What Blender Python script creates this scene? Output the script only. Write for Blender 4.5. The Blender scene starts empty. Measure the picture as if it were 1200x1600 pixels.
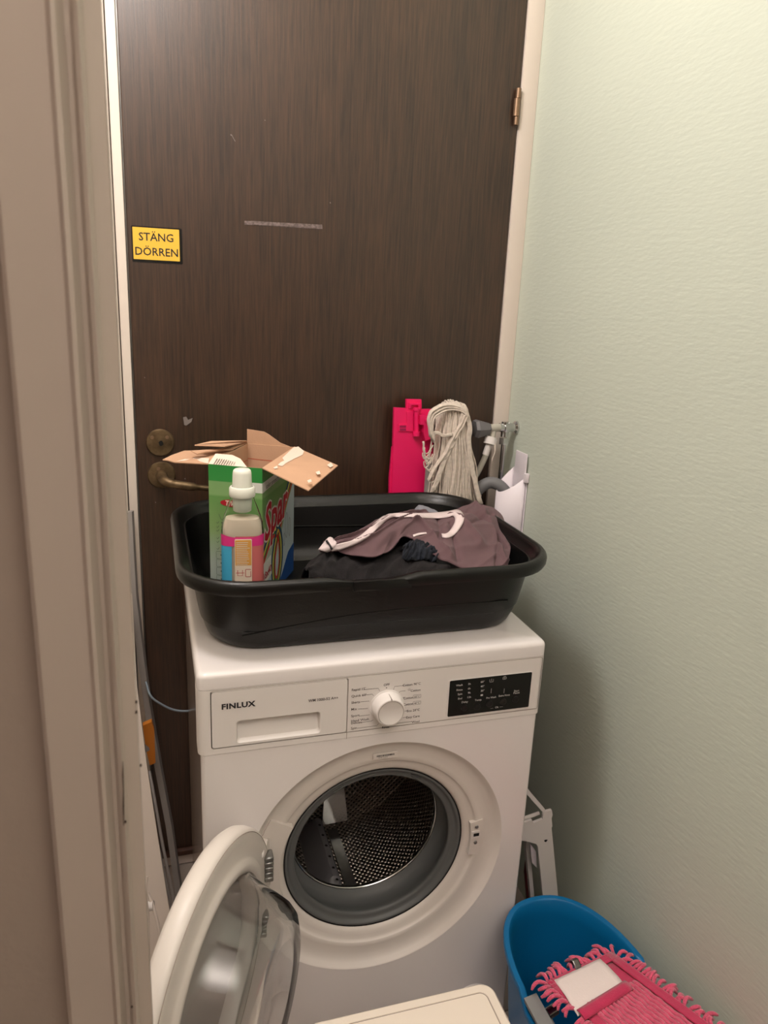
import bpy, bmesh, math, random
import numpy as np
from mathutils import Vector, Matrix, noise
random.seed(7)
S = bpy.context.scene
COL = S.collection
PI = math.pi

# ------------------------------------------------------------------ camera
FPX = 1183.44
CAM = Vector((-0.0484, -1.0685, 1.4134))
YAW, PITCH, ROLL = map(math.radians, (17.3983, 15.7945, 2.6127))
FW = Vector((math.sin(YAW)*math.cos(PITCH), math.cos(YAW)*math.cos(PITCH), -math.sin(PITCH)))
R0 = Vector((math.cos(YAW), -math.sin(YAW), 0)); D0 = FW.cross(R0)
RT = R0*math.cos(ROLL) - D0*math.sin(ROLL); DN = FW.cross(RT)
cd = bpy.data.cameras.new('camera'); cam = bpy.data.objects.new('camera', cd); COL.objects.link(cam)
cd.sensor_fit = 'VERTICAL'; cd.sensor_height = 36; cd.lens = 36*FPX/1600; cd.clip_start = .02
M = Matrix.Identity(4)
for i in range(3):
    M[i][0] = RT[i]; M[i][1] = -DN[i]; M[i][2] = -FW[i]; M[i][3] = CAM[i]
cam.matrix_world = M
S.camera = cam
cd.dof.use_dof = True; cd.dof.focus_distance = 1.3; cd.dof.aperture_fstop = 9

def at(x, y, ax, val):
    """point of the plane (axis ax = val) seen at photograph pixel x, y"""
    v = FW + RT*((x-600)/FPX) + DN*((y-800)/FPX)
    return CAM + v*((val-CAM[ax])/v[ax])

# ------------------------------------------------------------------ world, lights, exposure
S.view_settings.view_transform = 'Standard'; S.view_settings.look = 'None'
S.view_settings.gamma = 1; S.view_settings.use_curve_mapping = False
S.view_settings.exposure = 0.0
w = bpy.data.worlds.new('world'); S.world = w; w.use_nodes = True
w.node_tree.nodes['Background'].inputs[0].default_value = (1, .93, .86, 1)
w.node_tree.nodes['Background'].inputs[1].default_value = .02

def area(name, loc, target, sx, sy, power, col, shape='RECTANGLE'):
    l = bpy.data.lights.new(name, 'AREA'); l.shape = shape; l.size = sx; l.size_y = sy
    l.energy = power; l.color = col
    o = bpy.data.objects.new(name, l); COL.objects.link(o); o.location = loc
    o.rotation_euler = (Vector(target)-Vector(loc)).to_track_quat('-Z', 'Y').to_euler()
    return o
kl = bpy.data.lights.new('ceiling_lamp_light', 'POINT'); kl.energy = 39; kl.shadow_soft_size = .13; kl.color = (1, .94, .93)
KEY = bpy.data.objects.new('ceiling_lamp_light', kl); COL.objects.link(KEY); KEY.location = (-.20, -.10, 2.38)
FILL = area('hall_fill_light', (.2, -1.9, 2.1), (.2, -1.9, 3.0), .5, .5, 68, (1, .925, .95))  # unseen fill added behind the camera, bounced off the hall ceiling

# ------------------------------------------------------------------ materials
def lin(c):
    c = c/255.
    return c/12.92 if c <= .04045 else ((c+.055)/1.055)**2.4
def rgb(c): return (lin(c[0]), lin(c[1]), lin(c[2]), 1)
def mat(name, col, rough=.5, metal=0, bump=0, bscale=200, stretch=(1, 1, 1), var=0, vscale=8, vstretch=None,
        col2=None, coat=0, trans=0, ior=1.45, sheen=0, spec=.5, alpha=1, detail=3, sss=0):
    m = bpy.data.materials.new(name); m.use_nodes = True
    nt = m.node_tree; N = nt.nodes; L = nt.links; b = N['Principled BSDF']
    b.inputs['Base Color'].default_value = rgb(col); b.inputs['Roughness'].default_value = rough
    b.inputs['Metallic'].default_value = metal; b.inputs['Specular IOR Level'].default_value = spec
    b.inputs['Coat Weight'].default_value = coat; b.inputs['Transmission Weight'].default_value = trans
    b.inputs['IOR'].default_value = ior; b.inputs['Sheen Weight'].default_value = sheen
    b.inputs['Alpha'].default_value = alpha
    if sss:
        b.inputs['Subsurface Weight'].default_value = sss; b.inputs['Subsurface Radius'].default_value = (.01, .01, .01)
    g = N.new('ShaderNodeNewGeometry')
    def ns(scale, st, det=detail):
        mp = N.new('ShaderNodeMapping'); mp.inputs['Scale'].default_value = st
        L.new(g.outputs['Position'], mp.inputs['Vector'])
        n = N.new('ShaderNodeTexNoise'); n.inputs['Scale'].default_value = scale; n.inputs['Detail'].default_value = det
        L.new(mp.outputs[0], n.inputs['Vector']); return n
    if var or col2:
        n = ns(vscale, vstretch or stretch)
        r = N.new('ShaderNodeValToRGB'); c1 = rgb(col)
        c2 = rgb(col2) if col2 else tuple(min(1, x*(1-var)) for x in c1[:3])+(1,)
        r.color_ramp.elements[0].position = .35; r.color_ramp.elements[1].position = .65
        r.color_ramp.elements[0].color = c2; r.color_ramp.elements[1].color = c1
        L.new(n.outputs[0], r.inputs[0]); L.new(r.outputs[0], b.inputs['Base Color'])
    if bump:
        n = ns(bscale, stretch); bp = N.new('ShaderNodeBump'); bp.inputs['Strength'].default_value = bump
        bp.inputs['Distance'].default_value = .002
        L.new(n.outputs[0], bp.inputs['Height']); L.new(bp.outputs[0], b.inputs['Normal'])
    return m

MW = {}
MW['wall'] = mat('green_wallpaper', (204, 212, 198), .75, bump=.28, bscale=150, stretch=(.5, .25, 1.0), var=.05, vscale=3)
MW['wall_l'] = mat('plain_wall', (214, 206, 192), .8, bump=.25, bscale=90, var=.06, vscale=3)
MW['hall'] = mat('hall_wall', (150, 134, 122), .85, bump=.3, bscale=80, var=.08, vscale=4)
MW['ceil'] = mat('ceiling_paint', (232, 226, 214), .9)
MW['white_paint'] = mat('cream_gloss_paint', (212, 200, 189), .8, bump=.15, bscale=26, stretch=(1, 1, .35), var=.05, vscale=5)
MW['jamb_paint'] = mat('old_jamb_paint', (176, 162, 150), .42, bump=.25, bscale=30, stretch=(1, 1, .3), var=.06, vscale=7)
MW['white_enamel'] = mat('white_enamel', (226, 220, 218), .22, coat=.3, var=.015, vscale=4)
MW['white_plastic'] = mat('white_plastic', (224, 218, 214), .34)
MW['ring_plastic'] = mat('warm_white_plastic', (216, 208, 201), .38)
MW['bin'] = mat('bin_plastic', (228, 216, 202), .4, bump=.1, bscale=400)
MW['groove'] = mat('groove_shadow_plastic', (150, 138, 128), .6)
MW['rubber'] = mat('grey_rubber', (92, 94, 94), .5)
MW['black_gloss'] = mat('black_glossy_panel', (8, 8, 8), .18)
MW['black_btn'] = mat('black_button', (16, 16, 16), .28)
MW['black'] = mat('black_plastic', (9, 9, 9), .34, bump=.12, bscale=350, var=.2, vscale=10)
MW['dark_hole'] = mat('dark_opening', (6, 5, 5), .8)
MW['ink'] = mat('black_ink', (32, 28, 32), .6)
MW['ink_soft'] = mat('grey_ink', (84, 74, 72), .6)
MW['print_white'] = mat('white_print', (190, 188, 184), .6)
MW['chrome'] = mat('chrome', (205, 205, 205), .14, 1)
MW['dull_metal'] = mat('dull_metal', (150, 150, 148), .35, .9, var=.2, vscale=30)
MW['brass'] = mat('aged_brass', (126, 106, 80), .42, .75, bump=.2, bscale=120, col2=(88, 72, 52), vscale=40)
MW['bronze'] = mat('hinge_bronze', (150, 122, 98), .4, .7, var=.2, vscale=60)
MW['grey_plastic'] = mat('grey_plastic', (104, 102, 104), .45)
MW['grey_hose'] = mat('grey_hose_plastic', (112, 112, 114), .5)
MW['white_hose'] = mat('translucent_hose', (176, 172, 160), .4)
MW['pure_white'] = mat('bright_white_plastic', (226, 218, 224), .4, sss=.1)
MW['cable'] = mat('pale_blue_cable', (128, 140, 150), .45)
MW['alu'] = mat('grey_painted_metal', (146, 140, 136), .45)
MW['orange'] = mat('orange_plastic', (196, 116, 34), .4)
MW['pink'] = mat('hot_pink_plastic', (232, 26, 98), .42)
MW['mop'] = mat('cotton_string', (230, 216, 202), .9, bump=.9, bscale=700, var=.18, vscale=120, sheen=.2)
MW['card'] = mat('brown_cardboard', (196, 156, 126), .85, bump=.15, bscale=300, var=.06, vscale=20)
MW['card_torn'] = mat('torn_paper_layer', (228, 208, 192), .9, bump=.5, bscale=300)
MW['red_print'] = mat('red_print', (172, 22, 40), .5)
MW['cap'] = mat('translucent_white_cap', (226, 226, 214), .35, sss=.3)
MW['softener'] = mat('pale_peach_liquid', (226, 206, 188), .3, sss=.2)
MW['blue_bucket'] = mat('blue_plastic', (6, 100, 152), .34)
MW['wringer'] = mat('grey_wringer_plastic', (128, 128, 128), .42)
MW['pad_pink'] = mat('pink_fabric', (196, 44, 88), .9, bump=.5, bscale=600, sheen=.3, var=.1, vscale=60)
MW['chenille'] = mat('pink_chenille', (222, 84, 118), .95, bump=1, bscale=500, sheen=.4, var=.15, vscale=90)
MW['pad_white'] = mat('white_fabric', (236, 222, 218), .9, bump=.3, bscale=300)
MW['mauve'] = mat('mauve_jersey', (100, 76, 80), .95, bump=.35, bscale=900, sheen=.05, var=.08, vscale=18)
MW['collar'] = mat('pale_collar_band', (212, 196, 196), .9, bump=.4, bscale=700)
MW['dark_cloth'] = mat('black_purple_cloth', (17, 11, 14), .95, bump=.6, bscale=500, sheen=.02, var=.3, vscale=40)
MW['navy_cloth'] = mat('navy_cloth', (20, 23, 30), .95, bump=.6, bscale=500, sheen=.02, col2=(32, 37, 48), vscale=60)
MW['grey_cloth'] = mat('grey_blue_cloth', (128, 128, 136), .95, bump=.4, bscale=500)
MW['yellow'] = mat('yellow_sticker', (232, 184, 64), .45)
MW['tape'] = mat('old_clear_tape', (128, 112, 110), .4, col2=(92, 80, 76), vscale=200, bump=.4, bscale=500)
MW['tile'] = mat('white_tile', (214, 200, 192), .25, bump=.05, bscale=30)
MW['grout'] = mat('grout', (140, 128, 120), .9)
MW['threshold'] = mat('brown_threshold_wood', (70, 44, 34), .5, var=.2, vscale=40)
MW['scuff'] = mat('pale_scuff', (120, 112, 108), .6)
MW['chip'] = mat('paint_chip', (60, 46, 38), .7)

def glassmat(name, col, rough=0.02):
    return mat(name, col, rough, trans=1, ior=1.45)
MW['glass'] = glassmat('clear_glass', (250, 251, 251))
MW['pane'] = mat('smoky_cover', (180, 172, 168), .55)
MW['bottle'] = mat('clear_pet', (244, 248, 246), .04, trans=1, ior=1.12)

# dark veneer: fine vertical grain
def wood():
    m = mat('dark_wood_veneer', (62, 46, 34), .37, spec=.85); nt = m.node_tree; N = nt.nodes; L = nt.links; b = N['Principled BSDF']
    g = N.new('ShaderNodeNewGeometry'); mp = N.new('ShaderNodeMapping'); mp.inputs['Scale'].default_value = (130, 1, 4.5)
    L.new(g.outputs['Position'], mp.inputs['Vector'])
    n = N.new('ShaderNodeTexNoise'); n.inputs['Scale'].default_value = 2.2; n.inputs['Detail'].default_value = 8; n.inputs['Roughness'].default_value = .65
    L.new(mp.outputs[0], n.inputs['Vector'])
    mp2 = N.new('ShaderNodeMapping'); mp2.inputs['Scale'].default_value = (10, 1, 1.2); L.new(g.outputs['Position'], mp2.inputs['Vector'])
    n2 = N.new('ShaderNodeTexNoise'); n2.inputs['Scale'].default_value = 1.5; n2.inputs['Detail'].default_value = 4; L.new(mp2.outputs[0], n2.inputs['Vector'])
    mx = N.new('ShaderNodeMath'); mx.operation = 'MULTIPLY_ADD'; mx.inputs[1].default_value = .3; L.new(n2.outputs[0], mx.inputs[0]); L.new(n.outputs[0], mx.inputs[2])
    r = N.new('ShaderNodeValToRGB'); r.color_ramp.elements[0].position = .42; r.color_ramp.elements[1].position = .9
    r.color_ramp.elements[0].color = rgb((26, 14, 7)); r.color_ramp.elements[1].color = rgb((72, 48, 32))
    L.new(mx.outputs[0], r.inputs[0]); L.new(r.outputs[0], b.inputs['Base Color'])
    bp = N.new('ShaderNodeBump'); bp.inputs['Strength'].default_value = .25; bp.inputs['Distance'].default_value = .0006
    L.new(n.outputs[0], bp.inputs['Height']); L.new(bp.outputs[0], b.inputs['Normal'])
    return m
MW['wood'] = wood()

# perforated drum steel: hexagonal holes from the object's UV map
def drum_steel():
    m = mat('perforated_steel', (190, 180, 170), .38, .8); nt = m.node_tree; N = nt.nodes; L = nt.links; b = N['Principled BSDF']
    uv = N.new('ShaderNodeUVMap'); v = N.new('ShaderNodeTexVoronoi'); v.voronoi_dimensions = '2D'; v.inputs['Scale'].default_value = 1; v.inputs['Randomness'].default_value = 0
    # two interleaved square lattices make the staggered rows
    L.new(uv.outputs[0], v.inputs['Vector'])
    ad = N.new('ShaderNodeVectorMath'); ad.operation = 'ADD'; ad.inputs[1].default_value = (.5, .5, 0); L.new(uv.outputs[0], ad.inputs[0])
    v2 = N.new('ShaderNodeTexVoronoi'); v2.voronoi_dimensions = '2D'; v2.inputs['Scale'].default_value = 1; v2.inputs['Randomness'].default_value = 0; L.new(ad.outputs[0], v2.inputs['Vector'])
    mn = N.new('ShaderNodeMath'); mn.operation = 'MINIMUM'; L.new(v.outputs['Distance'], mn.inputs[0]); L.new(v2.outputs['Distance'], mn.inputs[1])
    r = N.new('ShaderNodeValToRGB'); r.color_ramp.elements[0].position = .17; r.color_ramp.elements[1].position = .21
    r.color_ramp.elements[0].color = (.003, .003, .003, 1); r.color_ramp.elements[1].color = rgb((190, 180, 170))
    L.new(mn.outputs[0], r.inputs[0]); L.new(r.outputs[0], b.inputs['Base Color'])
    r2 = N.new('ShaderNodeValToRGB'); r2.color_ramp.elements[0].position = .17; r2.color_ramp.elements[1].position = .4
    L.new(mn.outputs[0], r2.inputs[0])
    bp = N.new('ShaderNodeBump'); bp.inputs['Strength'].default_value = .8; bp.inputs['Distance'].default_value = .003
    L.new(r2.outputs[0], bp.inputs['Height']); L.new(bp.outputs[0], b.inputs['Normal'])
    r3 = N.new('ShaderNodeValToRGB'); r3.color_ramp.elements[0].position = .17; r3.color_ramp.elements[1].position = .21
    L.new(mn.outputs[0], r3.inputs[0]); L.new(r3.outputs[0], b.inputs['Metallic'])
    return m
MW['drum'] = drum_steel()

# printed carton: green at the top fading into pale green-white (a print)
def carton_print(zlo, zhi):
    m = mat('green_carton_print', (90, 150, 80), .45); nt = m.node_tree; N = nt.nodes; L = nt.links; b = N['Principled BSDF']
    g = N.new('ShaderNodeNewGeometry'); s = N.new('ShaderNodeSeparateXYZ'); L.new(g.outputs['Position'], s.inputs[0])
    mr = N.new('ShaderNodeMapRange'); mr.inputs['From Min'].default_value = zlo; mr.inputs['From Max'].default_value = zhi; L.new(s.outputs['Z'], mr.inputs['Value'])
    r = N.new('ShaderNodeValToRGB'); e = r.color_ramp.elements
    e[0].position = 0; e[0].color = rgb((178, 190, 186)); e[1].position = 1; e[1].color = rgb((40, 132, 58))
    for p, c in ((.3, (176, 188, 176)), (.55, (128, 158, 100)), (.78, (98, 146, 78)), (.795, (126, 164, 104)), (.885, (118, 158, 100)), (.89, (50, 136, 62))):
        q = e.new(p); q.color = rgb(c)
    L.new(mr.outputs[0], r.inputs[0]); L.new(r.outputs[0], b.inputs['Base Color'])
    return m

# ------------------------------------------------------------------ mesh helpers
class MB:
    def __init__(s): s.v = []; s.f = []; s.uv = None
    def add(s, vs, fs):
        o = len(s.v); s.v += [tuple(q) for q in vs]; s.f += [tuple(i+o for i in q) for q in fs]; return s
    def box(s, a, b, bev=0, seg=2, fr=None):
        """box from corner a to b, optional rounding; fr = matrix"""
        bm = bmesh.new(); bmesh.ops.create_cube(bm, size=1)
        a = Vector(a); b = Vector(b); c = (a+b)/2; d = b-a
        for q in bm.verts: q.co = Vector((q.co.x*abs(d.x), q.co.y*abs(d.y), q.co.z*abs(d.z)))+c
        if bev: bmesh.ops.bevel(bm, geom=bm.edges[:], offset=bev, segments=seg, affect='EDGES', profile=.5)
        return s.bm(bm, fr)
    def bm(s, bm, fr=None):
        bm.verts.index_update()
        vs = [(fr @ q.co if fr else q.co.copy()) for q in bm.verts]
        fs = [[q.index for q in fa.verts] for fa in bm.faces]; bm.free(); return s.add(vs, fs)
    def tube(s, pts, r, n=10, caps=True, flat=None):
        """r: radius or list; flat: optional (ra, rb) scale with ref direction"""
        pts = [Vector(p) for p in pts]; k = len(pts); rs = r if isinstance(r, (list, tuple)) else [r]*k
        vs = []; up = None
        for i, p in enumerate(pts):
            t = (pts[min(i+1, k-1)]-pts[max(i-1, 0)])
            t = t.normalized() if t.length > 1e-9 else Vector((0, 0, 1))
            if up is None:
                up = Vector((0, 0, 1)) if abs(t.z) < .9 else Vector((1, 0, 0))
            up = (up - t*up.dot(t)).normalized(); sd = t.cross(up)
            for j in range(n):
                a = 2*PI*j/n; vs.append(p + up*(math.cos(a)*rs[i]) + sd*(math.sin(a)*rs[i]))
        fs = [(i*n+j, i*n+(j+1) % n, (i+1)*n+(j+1) % n, (i+1)*n+j) for i in range(k-1) for j in range(n)]
        if caps: fs += [tuple(range(n-1, -1, -1)), tuple((k-1)*n+j for j in range(n))]
        return s.add(vs, fs)
    def cyl(s, a, b, r, n=24, r2=None):
        return s.tube([a, b], [r, r if r2 is None else r2], n)
    def lathe(s, prof, fr, n=64, close=False, arc=None):
        """prof: (r, h) pairs; fr: matrix whose local z is the axis"""
        k = len(prof); vs = []
        for j in range(n):
            a = 2*PI*j/n
            for (r, h) in prof: vs.append(fr @ Vector((r*math.cos(a), r*math.sin(a), h)))
        fs = []
        for j in range(n):
            jj = (j+1) % n
            for i in range(k-1): fs.append((j*k+i, jj*k+i, jj*k+i+1, j*k+i+1))
            if close: fs.append((j*k+k-1, jj*k+k-1, jj*k, j*k))
        return s.add(vs, fs)
    def prism(s, poly, fr, h0, h1):
        """polygon (u, v) extruded between heights h0 and h1 along fr's z"""
        n = len(poly); vs = [fr @ Vector((p[0], p[1], h0)) for p in poly]+[fr @ Vector((p[0], p[1], h1)) for p in poly]
        fs = [tuple(range(n-1, -1, -1)), tuple(range(n, 2*n))]+[(i, (i+1) % n, n+(i+1) % n, n+i) for i in range(n)]
        return s.add(vs, fs)
    def grid(s, P, thick=0):
        """P: rows of points"""
        R = len(P); C_ = len(P[0])
        s.add([p for row in P for p in row], [(i*C_+j, i*C_+j+1, (i+1)*C_+j+1, (i+1)*C_+j) for i in range(R-1) for j in range(C_-1)])
        return s

WL = {}
def wloc(o): return WL.get(o.name, Vector((0, 0, 0)))
def tag(o, label=None, cat=None, group=None, kind=None):
    if label: o['label'] = label
    if cat: o['category'] = cat
    if group: o['group'] = group
    if kind: o['kind'] = kind
    return o
def build(name, mb, m, parent=None, smooth=40, fix=True, uv=None):
    me = bpy.data.meshes.new(name)
    vs = np.array([tuple(q) for q in mb.v], float)
    lo = vs.min(0); hi = vs.max(0); c = Vector(((lo[0]+hi[0])/2, (lo[1]+hi[1])/2, lo[2]))
    me.from_pydata([tuple(q) for q in (vs-np.array(c))], [], mb.f)
    if fix:
        bm = bmesh.new(); bm.from_mesh(me); bmesh.ops.recalc_face_normals(bm, faces=bm.faces[:]); bm.to_mesh(me); bm.free()
    if isinstance(m, (list, tuple)):
        for q in m: me.materials.append(MW[q] if isinstance(q, str) else q)
    else: me.materials.append(MW[m] if isinstance(m, str) else m)
    if smooth:
        for p in me.polygons: p.use_smooth = True
        try: me.set_sharp_from_angle(angle=math.radians(smooth))
        except Exception: pass
    o = bpy.data.objects.new(name, me); COL.objects.link(o)
    WL[o.name] = c
    if parent: o.parent = parent; o.location = c - wloc(parent)
    else: o.location = c
    return o
def empty(name, loc, label=None, cat=None, group=None, kind=None):
    o = bpy.data.objects.new(name, None); COL.objects.link(o); o.location = loc; o.empty_display_size = .05
    WL[o.name] = Vector(loc); return tag(o, label, cat, group, kind)
def solidify(o, t, off=-1):
    md = o.modifiers.new('thickness', 'SOLIDIFY'); md.thickness = t; md.offset = off; return o
def subsurf(o, n=1):
    md = o.modifiers.new('smooth', 'SUBSURF'); md.levels = n; md.render_levels = n; return o
def frame(o, x, y, z):
    m_ = Matrix.Identity(4)
    for i in range(3): m_[i][0] = x[i]; m_[i][1] = y[i]; m_[i][2] = z[i]; m_[i][3] = o[i]
    return m_
FY = lambda x, y, z: frame((x, y, z), (1, 0, 0), (0, 0, 1), (0, -1, 0))   # local xy -> world xz, local z towards the camera (-Y)
def rrect(x0, y0, x1, y1, r, n=6):
    out = []
    for cx, cy, a0 in ((x1-r, y1-r, 0), (x0+r, y1-r, 90), (x0+r, y0+r, 180), (x1-r, y0+r, 270)):
        for i in range(n+1):
            a = math.radians(a0+90*i/n); out.append((cx+r*math.cos(a), cy+r*math.sin(a)))
    return out
def loops(mb, L_):
    n = len(L_[0]); mb.add([p for l in L_ for p in l], [(i*n+j, i*n+(j+1) % n, (i+1)*n+(j+1) % n, (i+1)*n+j) for i in range(len(L_)-1) for j in range(n)]); return mb
def spline(pts, n=12):
    """Catmull-Rom through points"""
    P = [np.array(p, float) for p in pts]; P = [2*P[0]-P[1]]+P+[2*P[-1]-P[-2]]; out = []
    for i in range(1, len(P)-2):
        for k in range(n):
            t = k/n; a, b, c, d = P[i-1:i+3]
            out.append(.5*((2*b)+(c-a)*t+(2*a-5*b+4*c-d)*t*t+(3*b-a-3*c+d)*t**3))
    out.append(P[-2]); return [tuple(q) for q in out]
def textmb(mb, txt, size, fr, bold=0, shear=0, align='LEFT', sx=1, h=.0003, sp=1):
    """lettering as a flat mesh laid on frame fr"""
    c = bpy.data.curves.new('t', 'FONT'); c.body = txt; c.size = size; c.space_character = sp; c.shear = shear; c.offset = bold; c.align_x = align
    c.resolution_u = 2
    o = bpy.data.objects.new('t', c); COL.objects.link(o)
    me = bpy.data.meshes.new_from_object(o)
    vs = [fr @ Vector((q.co.x*sx, q.co.y, h)) for q in me.vertices]
    mb.add(vs, [tuple(p.vertices) for p in me.polygons])
    bpy.data.objects.remove(o); bpy.data.curves.remove(c); bpy.data.meshes.remove(me)
    return mb
def stroke(mb, pts, wd, fr, h=.0003):
    """flat line along 2D points on frame fr"""
    pts = [Vector((p[0], p[1], 0)) for p in pts]; k = len(pts); vs = []
    for i, p in enumerate(pts):
        t = pts[min(i+1, k-1)]-pts[max(i-1, 0)]; t.normalize(); nn = Vector((-t.y, t.x, 0))
        ww = wd[i] if isinstance(wd, (list, tuple)) else wd
        for sg in (1, -1):
            q = p+nn*ww*.5*sg; vs.append(fr @ Vector((q.x, q.y, h)))
    return mb.add(vs, [(2*i, 2*i+1, 2*i+3, 2*i+2) for i in range(k-1)])

# ------------------------------------------------------------------ room shell
DY = .615                    # plane of the brown door
WX = .787                    # right wall
CZ = 2.86
def wallbox(name, a, b, m): return tag(build(name, MB().box(a, b), m, smooth=0), kind='structure')
wallbox('wall_right', (WX, -3.0, 0), (WX+.1, .8, CZ), 'wall')
wb = MB().box((-2.2, DY+.02, 0), (-.14, DY+.12, CZ)).box((-.14, DY+.02, 2.13), (WX, DY+.12, CZ))
tag(build('wall_back', wb, 'wall_l', smooth=0), kind='structure')
wallbox('wall_left', (-2.3, -.53, 0), (-2.2, DY+.12, CZ), 'wall_l')
# wall with the doorway the camera looks through
wf = MB().box((-2.3, -.53, 0), (-.128, -.43, CZ)).box((-.128, -.53, 2.12), (WX, -.43, CZ))
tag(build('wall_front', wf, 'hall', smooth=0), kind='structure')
wf = MB().box((-2.2, -.43, 0), (-.128, -.425, CZ)).box((-.128, -.43, 2.12), (WX, -.425, CZ))
tag(build('wall_front_bounce_skin', wf, 'ceil', smooth=0), kind='structure')  # pale skin added on the unseen side to bounce lamp light onto the washer
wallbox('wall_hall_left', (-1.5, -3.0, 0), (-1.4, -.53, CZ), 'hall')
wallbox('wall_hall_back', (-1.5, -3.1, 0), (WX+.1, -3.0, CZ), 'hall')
wallbox('ceiling', (-2.3, -3.1, CZ), (WX+.1, DY+.12, CZ+.1), 'ceil')
fl = tag(build('floor', MB().box((-2.3, -3.1, -.1), (WX+.1, DY+.12, 0)), 'grout', smooth=0), kind='structure')
tm = MB().box((0, 0, .0), (.146, .146, .006), .0015, 1)
tl = None; T0 = WL['floor']
for i in range(9):
    for j in range(8):
        x = -.536+i*.15; y = -.58+j*.15
        if x+.146 > WX or y+.146 > DY: continue
        if tl is None:
            tl = build('tile', tm, 'tile', fl, smooth=0); off = WL[tl.name]; o = tl
        else:
            o = tl.copy(); COL.objects.link(o)
        o.location = Vector((x, y, 0))+off-T0
        o.location.z = 0.0-T0.z

# far door: leaf, frame, threshold
dr = empty('door_1', (.331, DY, .04), 'dark brown wood veneer door behind the washing machine', None, kind='structure')
build('door_leaf', MB().box((-.083, DY, .045), (.746, DY+.04, 2.10), .0015, 1), 'wood', dr)
tr = tag(empty('trim_1', (.331, DY, 0)), kind='structure')
for (x0, x1) in ((-.125, -.1065), (-.1045, -.0865)):
    build('frame_post', MB().box((x0, DY-.006 if x0 > -.11 else DY-.012, 0), (x1, DY+.05, 2.13), .002, 2), 'white_paint', tr)
build('frame_gap', MB().box((-.0865, DY+.012, 0), (-.083, DY+.05, 2.13)), 'dull_metal', tr)
build('frame_post', MB().box((.7485, DY-.004, 0), (WX, DY+.05, 2.13), .002, 2), 'white_paint', tr)
build('frame_head', MB().box((-.125, DY-.006, 2.105), (WX, DY+.05, 2.18), .002, 2), 'white_paint', tr)
build('threshold', MB().box((-.086, DY-.012, .03), (.748, DY+.05, .045), .003, 2), 'threshold', tr)
x = -.12
while x < .75:
    build('sill_tile', MB().box((x, DY-.006, 0.002), (x+.146, DY+.01, .03), .001, 1), 'tile', tr, smooth=0); x += .15
# hinges
for z0 in (1.79, .22):
    hx = .737
    h = build('hinge', MB().cyl((hx, DY-.009, z0+.017), (hx, DY-.009, z0+.052), .0068, 20), 'bronze', dr)
    build('hinge_pin', MB().cyl((hx+.0015, DY-.009, z0), (hx+.0015, DY-.009, z0+.016), .0052, 16).cyl((hx+.0015, DY-.009, z0+.053), (hx+.0015, DY-.009, z0+.072), .0056, 16), 'bronze', h)
# lock rose and handle
def rose(cx_, cz_, nm):
    prof = [(0, 0), (.0295, 0), (.0295, .0035), (.0275, .0065), (.018, .0075), (0, .0075)]
    return build(nm, MB().lathe(prof, FY(cx_, DY, cz_), 48), 'brass', dr, smooth=30)
r1 = rose(-.0345, 1.091, 'lock_rose')
build('keyhole', MB().prism([(.0055*math.cos(a*PI/4+.4)*(1.0 if a % 2 else .8), .006*math.sin(a*PI/4+.4)) for a in range(8)], FY(-.033, DY-.0075, 1.0905), 0, .0006), 'dark_hole', r1)
for sx_ in (-.0165, .0145):
    build('screw', MB().cyl((-.0345+sx_, DY-.0078, 1.1035), (-.0345+sx_, DY-.0092, 1.1035), .0038, 14), 'bronze', r1)
r2 = rose(-.0345, 1.0195, 'handle_rose')
build('screw', MB().cyl((-.0405, DY-.0078, 1.0345), (-.0405, DY-.0092, 1.0345), .0038, 14), 'bronze', r2)
lv = MB().tube(spline([(-.0345, DY-.006, 1.0195), (-.033, DY-.03, 1.0185), (-.024, DY-.048, 1.014), (-.006, DY-.054, 1.010), (.03, DY-.054, 1.0035), (.082, DY-.052, .996)], 6),
               [.0125]*3+[.0115]*5+[.011]*5+[.0105]*4+[.0092]*8+[.0062]*6, 14)
build('door_handle', lv, 'brass', dr)
def dab(poly, mt, nm, prn):
    P_ = [at(a, b, 1, DY) for a, b in poly]
    fr = FY(0, DY, 0); return build(nm, MB().prism([(q.x, q.z) for q in P_], fr, .0001, .0004), mt, prn, smooth=0)
dab([(286, 652), (291, 651), (294, 656), (301, 653), (299, 659), (291, 665), (288, 664)], 'scuff', 'paint_mark', dr)
for (a, b, r_) in ((361, 211, 1.2), (516, 317, 1), (414, 188, .8), (289, 748, 1), (243, 785, 1), (226, 590, .9)):
    dab([(a-r_, b-r_), (a+r_*.6, b-r_), (a+r_, b+r_), (a-r_*.4, b+r_*.8)], 'scuff', 'paint_fleck', dr)
dab([(361, 210), (362, 210), (368, 221), (367, 221)], 'scuff', 'scratch', dr)

# sign
sg = empty('door_sign', (-.026, DY, 1.46), 'small yellow door sign with black border reading STÄNG DÖRREN', 'sign')
fs_ = FY(-.0262, DY, 1.495)
build('sign_border', MB().prism(rrect(-.049, -.0345, .049, .0345, .0025), fs_, 0, .0007), 'black_btn', sg)
build('sign_face', MB().prism(rrect(-.0465, -.029, .0435, .032, .001), fs_, .0007, .0012), 'yellow', sg)
tx = MB(); textmb(tx, 'STÄNG', .0215, FY(-.0275, DY-.0012, 1.5025), .0002, align='CENTER', sx=.98)
textmb(tx, 'DÖRREN', .0215, FY(-.0275, DY-.0012, 1.4745), .0002, align='CENTER', sx=.98)
build('sign_lettering', tx, 'ink', sg, smooth=0)
tp = MB(); fr = FY(0, DY, 0)
tq = [at(a, b, 1, DY) for a, b in ((382, 345), (503, 351), (504, 358), (382, 351))]
tp.prism([(q.x, q.z) for q in tq], fr, 0, .0008)
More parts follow.
